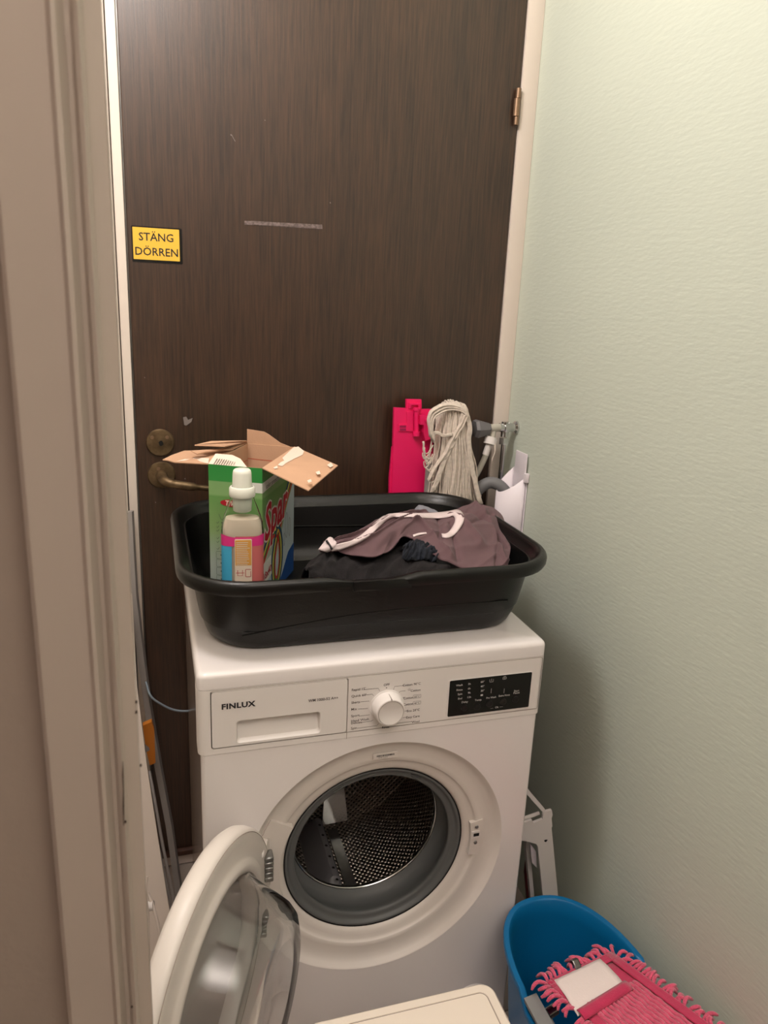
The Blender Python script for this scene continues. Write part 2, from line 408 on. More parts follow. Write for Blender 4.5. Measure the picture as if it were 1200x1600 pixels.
tq = [at(a, b, 1, DY) for a, b in ((392, 345), (500, 352), (500, 356), (392, 351))]
tp.prism([(q.x, q.z) for q in tq], fr, .0008, .0014)
tag(build('tape_strip', tp, 'tape', smooth=0), 'strip of old grey adhesive tape stuck across the brown door', 'tape')

# near door casing at the left (the camera stands in this doorway): a moulded profile, extruded
def az(t, y): return -.0484 - t*(y+1.0685)
e = .0352; k2 = .0616; k1 = .0862; lf = .162
prof = [(az(lf, -.53), -.522), (az(lf, -.55)+.001, -.547), (az(lf, -.55)+.004, -.550), (az(k1, -.551)-.004, -.551),
        (az(k1, -.554)-.0015, -.5545), (az(k1, -.554)+.0012, -.5535), (az(k1, -.545)+.0030, -.546), (az(k1, -.54)+.0058, -.5385),
        (az(k2, -.54)-.0045, -.5385), (az(k2, -.543)-.0022, -.5425), (az(k2, -.543)+.0005, -.5440), (az(k2, -.54)+.0022, -.5405),
        (az(k2, -.532)+.0034, -.5335), (az(e, -.528)-.003, -.530), (az(e, -.526)-.0010, -.5295), (az(e, -.522)-.0002, -.5245),
        (az(e, -.51)-.0008, -.510), (-.082, -.49), (-.082, -.435), (-.125, -.435), (az(lf, -.53), -.5)]
cs = MB(); nz = 60; n = len(prof)
for i in range(nz+1):
    z = i*2.14/nz
    for j, (px, py) in enumerate(prof):
        a = (.0002 if j > 2 else 0)*noise.noise(Vector((j*3.1, z*9, 0))) + (.00018 if j > 2 else 0)*noise.noise(Vector((j*1.7, z*31, 5)))
        if j in (4, 5, 10, 11): a *= 2.0
        cs.v.append((px+a, py+a, z))
cs.f = [(i*n+j, i*n+(j+1) % n, (i+1)*n+(j+1) % n, (i+1)*n+j) for i in range(nz) for j in range(n)]+[tuple(range(n)), tuple(nz*n+j for j in range(n))]
tc = tag(build('trim_2', cs, 'jamb_paint', smooth=28), kind='structure')
for (a, b, yy) in ((163, 1241, -.5512), (206, 1572, -.5445), (220, 1195, -.530), (196, 1283, -.5445), (213, 1096, -.5305), (213, 1112, -.5305)):
    c_ = at(a, b, 1, yy)
    build('paint_chip', MB().prism([(.0009, 0), (.0004, .0014), (-.0006, .0010), (-.0008, -.0008), (.0002, -.0014)], FY(c_.x, c_.y-.0005, c_.z), 0, .0006), 'chip', tc, smooth=0)
build('paint_crack', MB().tube([at(192, b, 1, -.5447) for b in (1190, 1210)]+[at(193, b, 1, -.5447) for b in (1235, 1260, 1290)], [.0002, .0006, .0004, .0006, .0002], 6), 'chip', tc)

# ceiling lamp bodies (out of frame, they carry the lights)
for nm, l_, lab in (('ceiling_lamp', KEY, 'round white ceiling lamp in the laundry room'),):
    L_ = l_.location
    build(nm, MB().lathe([(0, .03), (.05, .03), (.06, .05), (.06, .07), (0, .07)], frame((L_.x, L_.y, CZ-.07), (1, 0, 0), (0, 1, 0), (0, 0, 1)), 32), 'white_plastic')
    tag(bpy.data.objects[nm], lab, 'lamp')

# ------------------------------------------------------------------ washing machine
W = .596; H = .85; YB = .49
wm = empty('washing_machine', (W/2, .25, 0), 'white front loading washing machine with its round door open', 'washing machine')
RC = (.308, .453)
def circ_pts(r, n): return [(RC[0]+r*math.cos(2*PI*i/n), RC[1]+r*math.sin(2*PI*i/n)) for i in range(n)]
# cabinet shell (open at the front)
sh = MB()
def roundbox_shell(x0, x1, y0, y1, z0, z1):
    t = .004
    sh.box((x0, y0, z0), (x0+t, y1, z1)); sh.box((x1-t, y0, z0), (x1, y1, z1)); sh.box((x0, y1-t, z0), (x1, y1, z1)); sh.box((x0, y0, z0), (x1, y1, z0+t))
roundbox_shell(.003, W-.003, .012, YB, .03, .822)
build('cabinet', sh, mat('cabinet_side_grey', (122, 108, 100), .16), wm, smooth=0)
for (fx, fy) in ((.04, .05), (W-.04, .05), (.04, YB-.05), (W-.04, YB-.05)):
    build('foot', MB().cyl((fx, fy, .006), (fx, fy, .031), .022, 20), 'black', wm)
# front panel with the round opening, slightly crowned edges
NR = 128; ro = .236
fp = MB(); x0, x1, z0, z1 = .004, W-.004, .03, .7085
ring = circ_pts(ro, NR); outer = []
for i in range(NR):
    a = 2*PI*i/NR; dx, dz = math.cos(a), math.sin(a)
    ts = []
    if dx > 1e-9: ts.append((x1-.006-RC[0])/dx)
    if dx < -1e-9: ts.append((x0+.006-RC[0])/dx)
    if dz > 1e-9: ts.append((z1-RC[1])/dz)
    if dz < -1e-9: ts.append((z0-RC[1])/dz)
    t = min(ts); outer.append((RC[0]+dx*t, RC[1]+dz*t))
for c_ in ((x1-.006, z1), (x0+.006, z1), (x0+.006, z0), (x1-.006, z0)):   # snap the nearest sample onto each corner
    i = min(range(NR), key=lambda q: (outer[q][0]-c_[0])**2+(outer[q][1]-c_[1])**2); outer[i] = c_
vs = [(p[0], 0, p[1]) for p in ring]+[(p[0], 0, p[1]) for p in outer]
fp.add(vs, [(i, (i+1) % NR, NR+(i+1) % NR, NR+i) for i in range(NR)])
for (xa, xb) in ((x0+.006, x0), (x1-.006, x1)):          # rounded vertical edges
    pts_ = [(xa+(xb-xa)*math.sin(a), .010*(1-math.cos(a))) for a in (0, .4, .8, 1.2, PI/2)]+[(xb, .02)]
    fp.add([(q[0], q[1], zz) for q in pts_ for zz in (z0, z1)], [(2*i, 2*i+1, 2*i+3, 2*i+2) for i in range(5)])
fp.add([(x0, .02, z1), (x1, .02, z1), (x1-.006, 0, z1), (x0+.006, 0, z1)], [(0, 1, 2, 3)])
build('front_panel', fp, 'white_enamel', wm, smooth=35, fix=False)
# moulded ring around the opening
pf = [(ro, 0), (.2335, .0015), (.229, .0075), (.222, .0115), (.213, .0135), (.2, .0145), (.192, .0140), (.1905, .0155), (.189, .0175), (.186, .019), (.180, .0205), (.174, .022), (.170, .0245), (.167, .029), (.166, .034)]
build('door_recess_ring', MB().lathe([(r, -h) for r, h in pf], FY(RC[0], 0, RC[1]), 128), 'ring_plastic', wm, smooth=60)
# raised lands for hinge and latch
def land(a0, a1, ra, rb, h0, h1, nm):
    k = 14; vv = []; mb = MB()
    for i in range(k+1):
        a = math.radians(a0+(a1-a0)*i/k)
        for (r, h) in ((ra, h1), (ra, h0), (rb, h0), (rb, h1)): vv.append((RC[0]+r*math.cos(a), h, RC[1]+r*math.sin(a)))
    ff = [(i*4+j, i*4+(j+1) % 4, (i+1)*4+(j+1) % 4, (i+1)*4+j) for i in range(k) for j in range(4)]+[(0, 1, 2, 3), (k*4, k*4+1, k*4+2, k*4+3)]
    return build(nm, mb.add(vv, ff), 'ring_plastic', wm, smooth=30)
land(-11, 11, .180, .205, .0122, .022, 'latch_land')
land(150, 207, .178, .222, .0085, .022, 'hinge_land')
# latch
lt = build('latch_plate', MB().prism(rrect(-.008, -.0075, .008, .0075, .0015), FY(.497, .0122, .4615), 0, .0014), 'white_plastic', wm)
build('latch_slot', MB().box((.492, .0092, .4595), (.503, .0098, .4655)), 'dark_hole', lt, smooth=0)
for dz in (.0175, -.0165):
    build('screw', MB().lathe([(0, 0), (.0036, 0), (.003, .0015), (0, .0022)], FY(.4975, .0105, .4615+dz), 16), 'dull_metal', wm)
# gasket: flange, throat, folds
gk = [(.1665, -.030), (.1655, -.0285), (.163, -.0275), (.160, -.029), (.1585, -.033), (.156, -.035), (.152, -.0355), (.148, -.036), (.1455, -.038), (.1455, -.042), (.149, -.050), (.155, -.062), (.157, -.078), (.152, -.088), (.146, -.092), (.1435, -.095)]
g = build('door_gasket', MB().lathe(gk, FY(RC[0], 0, RC[1]), 128), 'rubber', wm, smooth=60)
for a_ in (118, 62):
    a = math.radians(a_); tl_ = MB()
    for dr_ in (-.0022, .0022):
        tl_.tube([(RC[0]+(.153+dr_)*math.cos(a+q), .0345, RC[1]+(.153+dr_)*math.sin(a+q)) for q in np.linspace(-.07, .07, 6)], .0012, 6)
    build('gasket_rib', tl_, 'rubber', g)
build('opening_shadow_gap', MB().lathe([(.1672, -.0275), (.1640, -.0285)], FY(RC[0], 0, RC[1]), 96), 'dark_hole', g)
# drum
dl = [(.1435, -.096), (.1415, -.0945), (.1395, -.096), (.1395, -.1), (.142, -.102)]
dp = build('drum_lip', MB().lathe(dl, FY(RC[0], 0, RC[1]), 96), 'chrome', wm, smooth=60)
dm = MB().lathe([(.142, -.102), (.17, -.104), (.205, -.112), (.222, -.122)], FY(RC[0], 0, RC[1]), 96)
build('drum_front', dm, 'dull_metal', dp)
NA, NL = 96, 14; DR = .225; y0_, y1_ = .122, .385
me_v = []; me_f = []; uvs = []
for i in range(NL+1):
    for j in range(NA+1):
        a = 2*PI*j/NA; y = y0_+(y1_-y0_)*i/NL
        me_v.append((RC[0]+DR*math.cos(a), y, RC[1]+DR*math.sin(a))); uvs.append((j/NA*118, (y-y0_)/.012))
for i in range(NL):
    for j in range(NA): me_f.append((i*(NA+1)+j, i*(NA+1)+j+1, (i+1)*(NA+1)+j+1, (i+1)*(NA+1)+j))
dmb = MB(); dmb.v = me_v; dmb.f = me_f
do = build('drum', dmb, 'drum', wm, smooth=60, fix=False)
ul = do.data.uv_layers.new(name='UVMap')
for lp in do.data.loops: ul.data[lp.index].uv = uvs[lp.vertex_index]
# drum back wall, embossed rings and star
bk = MB(); NB = 16; bv = []; bf = []; bu = []
for i in range(NB+1):
    r = .225*i/NB+.0005
    for j in range(NA+1):
        a = 2*PI*j/NA
        st = .5+.5*math.cos(3*(a+PI/2)); d_ = .018*max(0, st-.45)*(1 if r > .03 else .5)
        bv.append((RC[0]+r*math.cos(a), .385-d_*min(1, (.225-r)/.05)-.008*math.exp(-((r-.15)/.012)**2), RC[1]+r*math.sin(a)))
        bu.append((bv[-1][0]/.013, bv[-1][2]/.013))
for i in range(NB):
    for j in range(NA): bf.append((i*(NA+1)+j, i*(NA+1)+j+1, (i+1)*(NA+1)+j+1, (i+1)*(NA+1)+j))
bk.v = bv; bk.f = bf
bo = build('drum_back', bk, 'drum', wm, smooth=60, fix=False)
ul = bo.data.uv_layers.new(name='UVMap')
for lp in bo.data.loops: ul.data[lp.index].uv = bu[lp.vertex_index]
fr0 = FY(RC[0], .375, RC[1])
for k in range(3):                     # plain polished arms of the spider
    a = -PI/2+.04+k*2*PI/3
    q = [(r*math.cos(a)+s_*w_*math.sin(a), r*math.sin(a)-s_*w_*math.cos(a)) for r, w_, s_ in ((.03, .016, 1), (.2, .03, 1), (.2, .03, -1), (.03, .016, -1))]
    build('spider_arm', MB().prism(q, fr0, .010, .014), 'chrome', bo, smooth=30)
build('drum_hub', MB().lathe([(0, .02), (.03, .018), (.038, .01), (.04, 0)], fr0, 40), 'chrome', bo)
# paddles
for k in range(3):
    a = math.radians(257+120*k); mb = MB(); rows = []
    ur = Vector((math.cos(a), 0, math.sin(a))); ut = Vector((-math.sin(a), 0, math.cos(a))); cc = Vector((RC[0], 0, RC[1]))
    for i in range(9):
        y = .13+.24*i/8; e_ = min(1, min(i, 8-i)/1.5+.35); row = []
        for (t_, h_) in ((-.030, 0), (-.022, .022), (-.013, .048), (-.006, .056), (.006, .056), (.013, .048), (.022, .022), (.030, 0)):
            row.append(cc+ur*(DR-.001-h_*e_)+ut*t_+Vector((0, y, 0)))
        rows.append(row)
    mb.grid(rows)
    pd = build('drum_paddle', mb, 'dull_metal' if k else 'grey_plastic', wm, smooth=35)
    hb = MB()
    for i in range(7):
        y = .15+.2*i/6; p_ = cc+ur*(DR-.0575)+Vector((0, y, 0)); hb.cyl(p_, p_+ur*.0008-ur*.0006, .0032, 10)
    build('paddle_hole', hb, 'dark_hole', pd)['kind'] = 'stuff'

# plain polished band of the drum beside the paddle
for a0, a1 in ((268, 274), (28, 34)):
    rows = [[(RC[0]+(DR-.0015)*math.cos(math.radians(a0+(a1-a0)*i/4)), y, RC[1]+(DR-.0015)*math.sin(math.radians(a0+(a1-a0)*i/4))) for i in range(5)] for y in (.15, .25, .37)]
    build('drum_seam_band', MB().grid(rows), 'dull_metal', do, smooth=60)
# control panel
PYF = -.001
def plan(x0, x1, y0, y1, r, z, n=6): return [(p[0], p[1], z) for p in rrect(x0, y0, x1, y1, r, n)]
cp = MB()
def strip(mb, z0, z1, xa, xb, r=.012):
    """piece of the fascia between xa and xb with the rounded outer corners where it reaches them"""
    full = []
    for t in np.linspace(0, PI/2, 7): full.append((r-r*math.sin(PI/2-t), PYF+r-r*math.sin(t)))
    full = [(0, .04)]+full; right = [(W-a, b) for a, b in full[::-1]]
    if xa <= 0 and xb >= W: pts_ = full+right
    elif xa <= 0: pts_ = full+[(xb, PYF), (xb, .04)]
    elif xb >= W: pts_ = [(xa, .04), (xa, PYF)]+right
    else: pts_ = [(xa, .04), (xa, PYF), (xb, PYF), (xb, .04)]
    n = len(pts_); mb.add([(a, b, zz) for zz in (z0, z1) for a, b in pts_], [(i, (i+1) % n, n+(i+1) % n, n+i) for i in range(n)]+[tuple(range(n)), tuple(range(n, 2*n))])
strip(cp, .7095, .7205, 0, W); strip(cp, .8190, .8225, 0, W); strip(cp, .7205, .8190, 0, .021); strip(cp, .7205, .8190, .2385, W)
build('control_panel', cp, 'white_plastic', wm, smooth=40)
ld = MB(); Lq = []
for ins, z in ((0, .8232), (0, .8415), (.0008, .8450), (.0028, .8478), (.0055, .8495), (.009, .8505)):
    Lq.append(plan(ins, W-ins, PYF+ins, YB+.002-ins, .0125-ins*.3, z))
loops(ld, Lq)
nq = len(Lq[0]); ld.f.append(tuple(range(nq-1, -1, -1))); ld.f.append(tuple(5*nq+j for j in range(nq)))
build('top_lid', ld, 'white_enamel', wm, smooth=50)
# seams
sm_ = MB(); f0 = FY(0, -.001, 0)
for pts_ in ([(.0205, .8195), (.0205, .7225)], [(.239, .818), (.239, .708)], [(.023, .720), (.588, .7205)], [(.589, .723), (.589, .8185)]):
    stroke(sm_, pts_, .0009, f0, .0002)
stroke(sm_, rrect(.0205, .720, .589, .821, .004)+[(.589, .817)], .0007, f0, .0002)
build('panel_seam', sm_, 'groove', wm, smooth=0)
# detergent drawer with its recessed grip
gx0, gx1, gz0, gz1 = .060, .1935, .7265, .7635
R1 = rrect(.0217, .7212, .2378, .8183, .004, 8); R2 = rrect(gx0-.0015, gz0-.0015, gx1+.0015, gz1+.0015, .006, 8)
R3 = rrect(gx0, gz0, gx1, gz1, .0055, 8); R4 = rrect(gx0+.002, gz0+.004, gx1-.002, gz1-.0015, .005, 8)
def dep(z): return .004+.014*(z-gz0)/(gz1-gz0)
mb = loops(MB(), [[(a, .012, b) for a, b in R1], [(a, PYF-.0001, b) for a, b in R1], [(a, PYF-.0001, b) for a, b in R2], [(a, PYF+.0012, b) for a, b in R3], [(a, PYF+dep(b), b) for a, b in R4]])
mb.f.append(tuple(4*len(R1)+j for j in range(len(R1))))
dro = build('detergent_drawer', mb, 'white_plastic', wm, smooth=0)
# knob
kc = (.3065, .7605)
kp = [(.0295, .0), (.0295, .0012), (.0275, .002), (.0265, .004), (.0250, .020), (.0238, .0225), (.0225, .0232), (.0215, .0226), (0, .0222)]
kn = build('programme_dial', MB().lathe(kp, FY(kc[0], -.001, kc[1]), 72), 'white_plastic', wm, smooth=35)
build('dial_mark', MB().box((kc[0]-.0004, -.0262, kc[1]+.0235), (kc[0]+.0004, -.004, kc[1]+.0262)), 'groove', kn, smooth=0)
build('dial_ring', MB().lathe([(.0216, .0238), (.0214, .0242), (.0210, .0238)], FY(kc[0], -.001, kc[1]), 64), 'groove', kn)
# lettering
def P2(zx, zy): # zoomed dial crop to panel plane
    q = at(540+zx/8.571, 1040+zy/8.571, 1, -.0012); return (q.x, q.z)
txf = lambda x, z: FY(x, -.0012, z)
def legend(*a, **k): build('dial_lettering', textmb(MB(), *a, **k), 'ink_soft', wm, smooth=0)
for s_, a, b in (('Rapid 15\'', 78, 342), ('Quick 60\'', 76, 426), ('Shirts', 76, 512), ('Mix', 72, 602), ('Sport', 70, 690), ('Hand Wash', 70, 757), ('Delicate', 70, 786), ('Spin', 68, 856)):
    x, z = P2(a, b); legend(s_, .0056 if 'e' in s_ and ('Hand' in s_ or 'Del' in s_) else .0062, txf(x, z), .00005, sx=1.05)
for s_, a, b in (('Cotton 90°C', 1005, 252), ('Cotton', 1003, 336), ('Cotton', 908, 438), ('Cotton', 904, 522), ('Eco 20°C', 992, 602), ('Easy Care', 990, 686), ('Wool', 990, 758)):
    x, z = P2(a, b); legend(s_, .0060, txf(x, z), .00005, align='RIGHT', sx=1.0)
for s_, a, b in (('OFF', 548, 270), ('Rinse', 535, 838)):
    x, z = P2(a, b); legend(s_, .0060, txf(x, z), .00008, align='CENTER')
for s_, a, b in (('60°C', 956, 420), ('40°C', 954, 506)):
    x, z = P2(a, b); legend(s_, .0048, txf(x, z-.0008), 0, align='CENTER')
    tx = MB(); stroke(tx, rrect(x-.0068, z-.0018, x+.0068, z+.0042, .0008)+[(x+.0068, z+.0034)], .0004, f0, .0004); build('legend_frame', tx, 'ink_soft', wm, smooth=0)
ln = MB()
for q in ([(240, 322), (438, 302), (455, 338)], [(255, 394), (355, 382), (374, 402)], [(198, 487), (318, 474)], [(168, 582), (298, 572)], [(182, 676), (322, 658)], [(228, 758), (345, 742), (370, 726)],
          [(158, 838), (420, 804), (440, 774)], [(788, 265), (655, 280), (640, 322)], [(800, 336), (732, 344), (714, 362)], [(790, 424), (760, 430)], [(828, 604), (785, 610)], [(815, 690), (745, 697)], [(890, 748), (645, 778)]):
    build('guide_line', stroke(MB(), [P2(*p_) for p_ in q], .0006, f0, .0004), 'ink_soft', wm, smooth=0)
x, z = P2(548, 297); ln.prism([(x+.0009*math.cos(a), z+.0009*math.sin(a)) for a in np.linspace(0, 2*PI, 10)[:-1]], f0, .0003, .0005)
build('off_mark', ln, 'ink', wm, smooth=0); ln = MB()
x, z = P2(852, 330); stroke(ln, [(x-.002, z+.003), (x-.0018, z), (x+.0018, z), (x+.002, z+.003)], .0005, f0, .0004); stroke(ln, [(x, z+.001), (x, z+.004)], .0005, f0, .0004)
build('prewash_symbol', ln, 'ink_soft', wm, smooth=0)
a_ = at(345, 1103, 1, -.002); b_ = at(398, 1099, 1, -.002)
tx = MB(); textmb(tx, 'FINLUX', .0128, FY(.0365, -.0018, .7885), .0005, sx=1.12, sp=1.08)
build('brand_lettering', tx, 'ink', wm, smooth=0)
tx = MB(); textmb(tx, 'WM 1000-52 A++', .0068, FY(.1735, -.0018, .7845), .0001, sx=.96)
build('model_lettering', tx, 'ink_soft', wm, smooth=0)
# display
dsp = [at(703, 1065, 1, -.001), at(827, 1048, 1, -.001), at(825, 1101, 1, -.001), at(703, 1120, 1, -.001)]
X0, X1, Z0, Z1 = .4165, .5705, .7265, .7945
dd = build('display_panel', MB().prism(rrect(X0, Z0, X1, Z1, .002), f0, 0, .0014), 'black_gloss', wm)
build('display_frame', MB().prism(rrect(X0-.003, Z0-.004, X1+.003, Z1+.001, .003), f0, 0, .0007), 'white_plastic', wm)
f1 = FY(0, -.0026, 0)
def P3(zx, zy):
    q = at(690+zx/7.5, 1040+zy/7.5, 1, -.0026); return (q.x, q.z)
tx = MB()
for s_, a, b in (('Wash', 168, 244), ('Rinse', 172, 298), ('Spin', 186, 346), ('End', 190, 398), ('3h', 308, 226), ('6h', 306, 280), ('9h', 306, 330), ('12h', 296, 382), ('60°', 456, 202), ('40°', 456, 254), ('30°', 456, 306),
                 ('Delay', 232, 440), ('Temp.', 388, 416), ('Pre Wash', 522, 390), ('Extra Rinse', 666, 366), ('Start', 846, 308), ('Pause', 840, 332), ('Ok', 624, 500)):
    x, z = P3(a, b); textmb(tx, s_, .0051, FY(x, -.0026, z), .00005, sx=1.02 if s_ not in ('Extra Rinse', 'Pre Wash') else .92)
for a in (580, 732):
    x, z = P3(a, 298); x2, z2 = P3(a, 262 if a < 600 else 234); stroke(tx, [(x, z-.004), (x, z+.005)], .0006, f1)
x, z = P3(470, 348); tx.prism(rrect(x-.0022, z-.0012, x+.0022, z+.0018, .0004), f1, 0, .0002)
x, z = P3(585, 172); stroke(tx, [(x-.0035, z+.002), (x-.0032, z-.003), (x+.0032, z-.003), (x+.0035, z+.002)], .0006, f1); stroke(tx, [(x, z-.001), (x, z+.003)], .0007, f1)
x, z = P3(738, 145); stroke(tx, rrect(x-.0033, z-.0025, x+.0033, z+.002, .001)+[(x+.0033, z+.001)], .0005, f1); stroke(tx, [(x-.003, z), (x+.003, z)], .0005, f1)
stroke(tx, [(x, z-.0025), (x, z+.002)], .0005, f1); stroke(tx, [(x-.002, z+.0034), (x+.002, z+.0034)], .0005, f1)
for a in ((572, 604, 502), (678, 718, 484)):
    p_, q_ = P3(a[0], a[2]), P3(a[1], a[2]-4); stroke(tx, [p_, q_], .0004, f1)
build('display_lettering', tx, 'print_white', dd, smooth=0)
for a, b in ((268, 498), (418, 484), (562, 448), (722, 424), (866, 398)):
    x, z = P3(a, b); build('button', MB().lathe([(.0062, 0), (.0062, .0008), (.0054, .0012), (.003, .0007), (0, .0006)], FY(x, -.0024, z), 28), 'black_btn', dd)
# stickers on the ring
bs = at(602, 1180, 1, .01); fb = FY(bs.x, .0098, bs.z)
rb = MB(); x = -.0155
while x < .0155:
    w_ = random.choice((.0004, .0006, .001)); rb.prism([(x, -.001), (x+w_, -.001), (x+w_, .0022), (x, .0022)], fb, .0008, .0011); x += w_+random.choice((.0005, .0008))
textmb(rb, '00100 24 0053', .0028, FY(bs.x-.0125, .009, bs.z-.0038), 0, h=.0002)
stk = build('barcode_label', MB().prism(rrect(-.022, -.006, .022, .005, .0008), fb, -.001, .0006), 'ring_plastic', wm, smooth=0)
build('barcode', rb, 'ink', stk, smooth=0)
# pump filter cap
fc = at(738, 1545, 1, 0)
fcp = build('pump_filter_cap', MB().lathe([(.042, 0), (.040, .003), (.036, .004), (.034, .0025), (0, .002)], FY(fc.x, 0, fc.z-.03), 40), 'ring_plastic', wm, smooth=40)
build('filter_slot', MB().box((fc.x-.016, -.006, fc.z-.004), (fc.x+.016, -.0015, fc.z+.003), .001), 'dark_hole', fcp)

# open door leaf: local frame with the hinge axis at the origin, closed = +x, outward = -y
PHI = math.radians(118.9); HX, HY, DZ = .1028, -.012, .4354
ux = Vector((math.cos(PHI), -math.sin(PHI), 0)); un = Vector((-math.sin(PHI), -math.cos(PHI), 0))
FD = frame(Vector((HX, HY, DZ))+ux*.1854, ux, Vector((0, 0, 1)), -un)     # local z = inner face normal (towards the drum side)
RD = .2185
pf = [(.150, -.002), (.153, .0015), (.156, .0068), (.161, .0085), (.168, .0080), (.174, .0035), (.178, .0010), (.200, .0002), (.2105, -.0002), (.2135, -.0015), (.2165, -.004), (RD, -.009), (RD+.0006, -.018), (RD-.001, -.026), (RD-.006, -.032), (RD-.018, -.036), (.175, -.038), (.158, -.036), (.152, -.030), (.150, -.02)]
dl_ = build('door_leaf_ring', MB().lathe(pf, FD, 128, close=True), 'ring_plastic', wm, smooth=50)
build('ring_seam', MB().lathe([(.2118, -.0003), (.2124, .0001), (.2130, -.0010)], FD, 128), 'groove', dl_)
# glass bowl
bo_ = [(.158, .004), (.154, .0075), (.150, .012), (.143, .030), (.136, .052), (.128, .072), (.118, .084), (.104, .090), (.08, .088), (.045, .084), (0, .082)]
bi_ = [(max(0, r-.0045), h-.0045) for r, h in bo_]
gl = MB().lathe(bo_+bi_[::-1], FD, 96, close=False)
bwo = build('glass_bowl', gl, 'glass', dl_, smooth=60)
build('outer_cover', MB().lathe([(0, -.036), (.10, -.035), (.152, -.030), (.152, -.027), (.10, -.031), (0, -.032)], FD, 96), 'pane', dl_, smooth=60)
for dz in (.052, -.062):
    hm = MB()
    for i in range(5):
        c_ = Vector((HX+.006, HY+.004, DZ+dz+.020-i*.010)); hm.box(c_-Vector((.007, .010, .0045)), c_+Vector((.008, .012, .0045)), .0015, 1)
    hm.cyl((HX+.008, HY+.002, DZ+dz-.024), (HX+.008, HY+.002, DZ+dz+.024), .004, 12)
    build('door_hinge', hm, 'dull_metal', wm)
build('hinge_cover', MB().prism([(-.2235, -.085), (-.198, -.10), (-.182, -.05), (-.178, 0), (-.182, .05), (-.198, .10), (-.2235, .085)], FD, -.024, -.0005), 'ring_plastic', dl_, smooth=30)
build('hinge_screw', MB().lathe([(0, .003), (.005, .002), (.007, 0)], FD @ Matrix.Translation((-.176, .088, 0)), 16), 'white_plastic', dl_)

# ------------------------------------------------------------------ black tray on the washer
tx0, tx1, ty0, ty1, tz0, tz1 = -.022, .632, .012, .522, .8515, .985
def trayloop(ins, z, r, n=10, dent=0):
    x0, x1, y0, y1 = tx0+ins, tx1-ins, ty0+ins, ty1-ins
    pts_ = []
    poly = rrect(x0, y0, x1, y1, r, n)
    # densify sides
    for i, p in enumerate(poly):
        q = poly[(i+1) % len(poly)]; d = math.hypot(q[0]-p[0], q[1]-p[1]); k = 8 if d > .1 else 1
        for j in range(k): pts_.append((p[0]+(q[0]-p[0])*j/k, p[1]+(q[1]-p[1])*j/k, z))
    return pts_
ty = empty('laundry_tray', (.305, .267, tz0), 'large black plastic tray on top of the washing machine holding detergent and clothes', 'tray')
rr = lambda ins: max(.03, .115-ins*.55)
tb = MB()
prof_o = [(.0585, .8515), (.0545, .8535), (.049, .859), (.044, .872), (.040, .888), (.0375, .8895), (.033, .915), (.028, .945), (.024, .968)]
L_ = [trayloop(i, z, rr(i)) for i, z in prof_o]
L_ += [trayloop(.027, .968, rr(.027)), trayloop(.036, .915, rr(.036)), trayloop(.0425, .888, rr(.04)), trayloop(.048, .870, rr(.045)), trayloop(.060, .8575, rr(.055))]
loops(tb, L_); n = len(L_[0]); tot = len(L_)
tb.f.append(tuple(range(n-1, -1, -1))); tb.f.append(tuple((tot-1)*n+j for j in range(n)))
build('tray_body', tb, 'black', ty, smooth=40)
rim = [(.025, .967), (.019, .973), (.0155, .980), (.0135, .9845), (.009, .9885), (.004, .988), (.0005, .984), (-.0008, .978), (0, .970), (.0022, .9655), (.003, .966), (.0045, .972), (.008, .980), (.014, .973), (.023, .964)]
rb_ = MB(); loops(rb_, [trayloop(i, z, rr(i)) for i, z in rim]+[trayloop(rim[0][0], rim[0][1], rr(rim[0][0]))])
# the flattened middle of the front rim
rv = []
for q in rb_.v:
    x, y, z = q
    if .245 < x < .345 and y < .05:
        z = min(z, .9775)+(0 if y > .02 else -.0); y = max(y, ty0+.004)
    rv.append((x, y, z))
rb_.v = rv
build('tray_rim', rb_, 'black', ty, smooth=50)
build('rim_band', MB().box((.246, ty0+.0015, .962), (.343, ty0+.006, .9795), .0015, 2), 'black_btn', ty)
# raised wave line round the wall
wv = []
for i, p in enumerate(trayloop(.0352, .905, rr(.0352))):
    wv.append((p[0], p[1], .898+.010*math.sin((p[0]-.03)*5.2)))
build('wall_ridge', MB().tube([(q[0], q[1]-.0+.0, q[2]) for q in wv if q[1] < .16], .0018, 6, caps=False), 'black', ty) if False else None
fm = MB(); pts_ = [(x_, ty0+.0355-.014*(z_-.905)/.09, z_) for x_, z_ in [(.075+.46*i/24, .885+.028*math.sin(min(1, i/15)*PI/2)) for i in range(25)]]
fm.tube(pts_, .0016, 6); build('wall_ridge', fm, 'black', ty)
bm_ = MB(); bm_.tube([(x_, ty1-.0375, .925+.004*math.sin(x_*9)) for x_ in np.linspace(.08, .54, 16)], .0016, 6)
build('wall_ridge', bm_, 'black', ty)

# ------------------------------------------------------------------ detergent carton
bz0, bz1 = .859, 1.12
B = Vector((.130, .216, 0)); ua = Vector((-.90, .436, 0)).normalized(); vb = Vector((.436, .90, 0)).normalized()
wa, wb_ = .098, .205
cb = empty('detergent_box', B+ua*wa/2+vb*wb_/2+Vector((0, 0, bz0)), 'open green washing powder carton reading Spar standing in the black tray', 'box')
CP = carton_print(bz0, bz1)
FA = frame(B+Vector((0, 0, bz0)), -ua, Vector((0, 0, 1)), -vb)      # narrow face, u runs to the right (from -wa to 0)
FB = frame(B+Vector((0, 0, bz0)), vb, Vector((0, 0, 1)), -ua)       # wide face, u from 0 to wb
hh = bz1-bz0; t = .0016
def wall2(fr, u0, u1, nm, m_out, parent):
    o = build(nm, MB().prism([(u0, 0), (u1, 0), (u1, hh), (u0, hh)], fr, -t, -.0002), 'card', parent, smooth=0)
    if m_out: build('printed_face', MB().prism([(u0, 0), (u1, 0), (u1, hh), (u0, hh)], fr, -.0002, .0001), m_out, o, smooth=0)
    return o
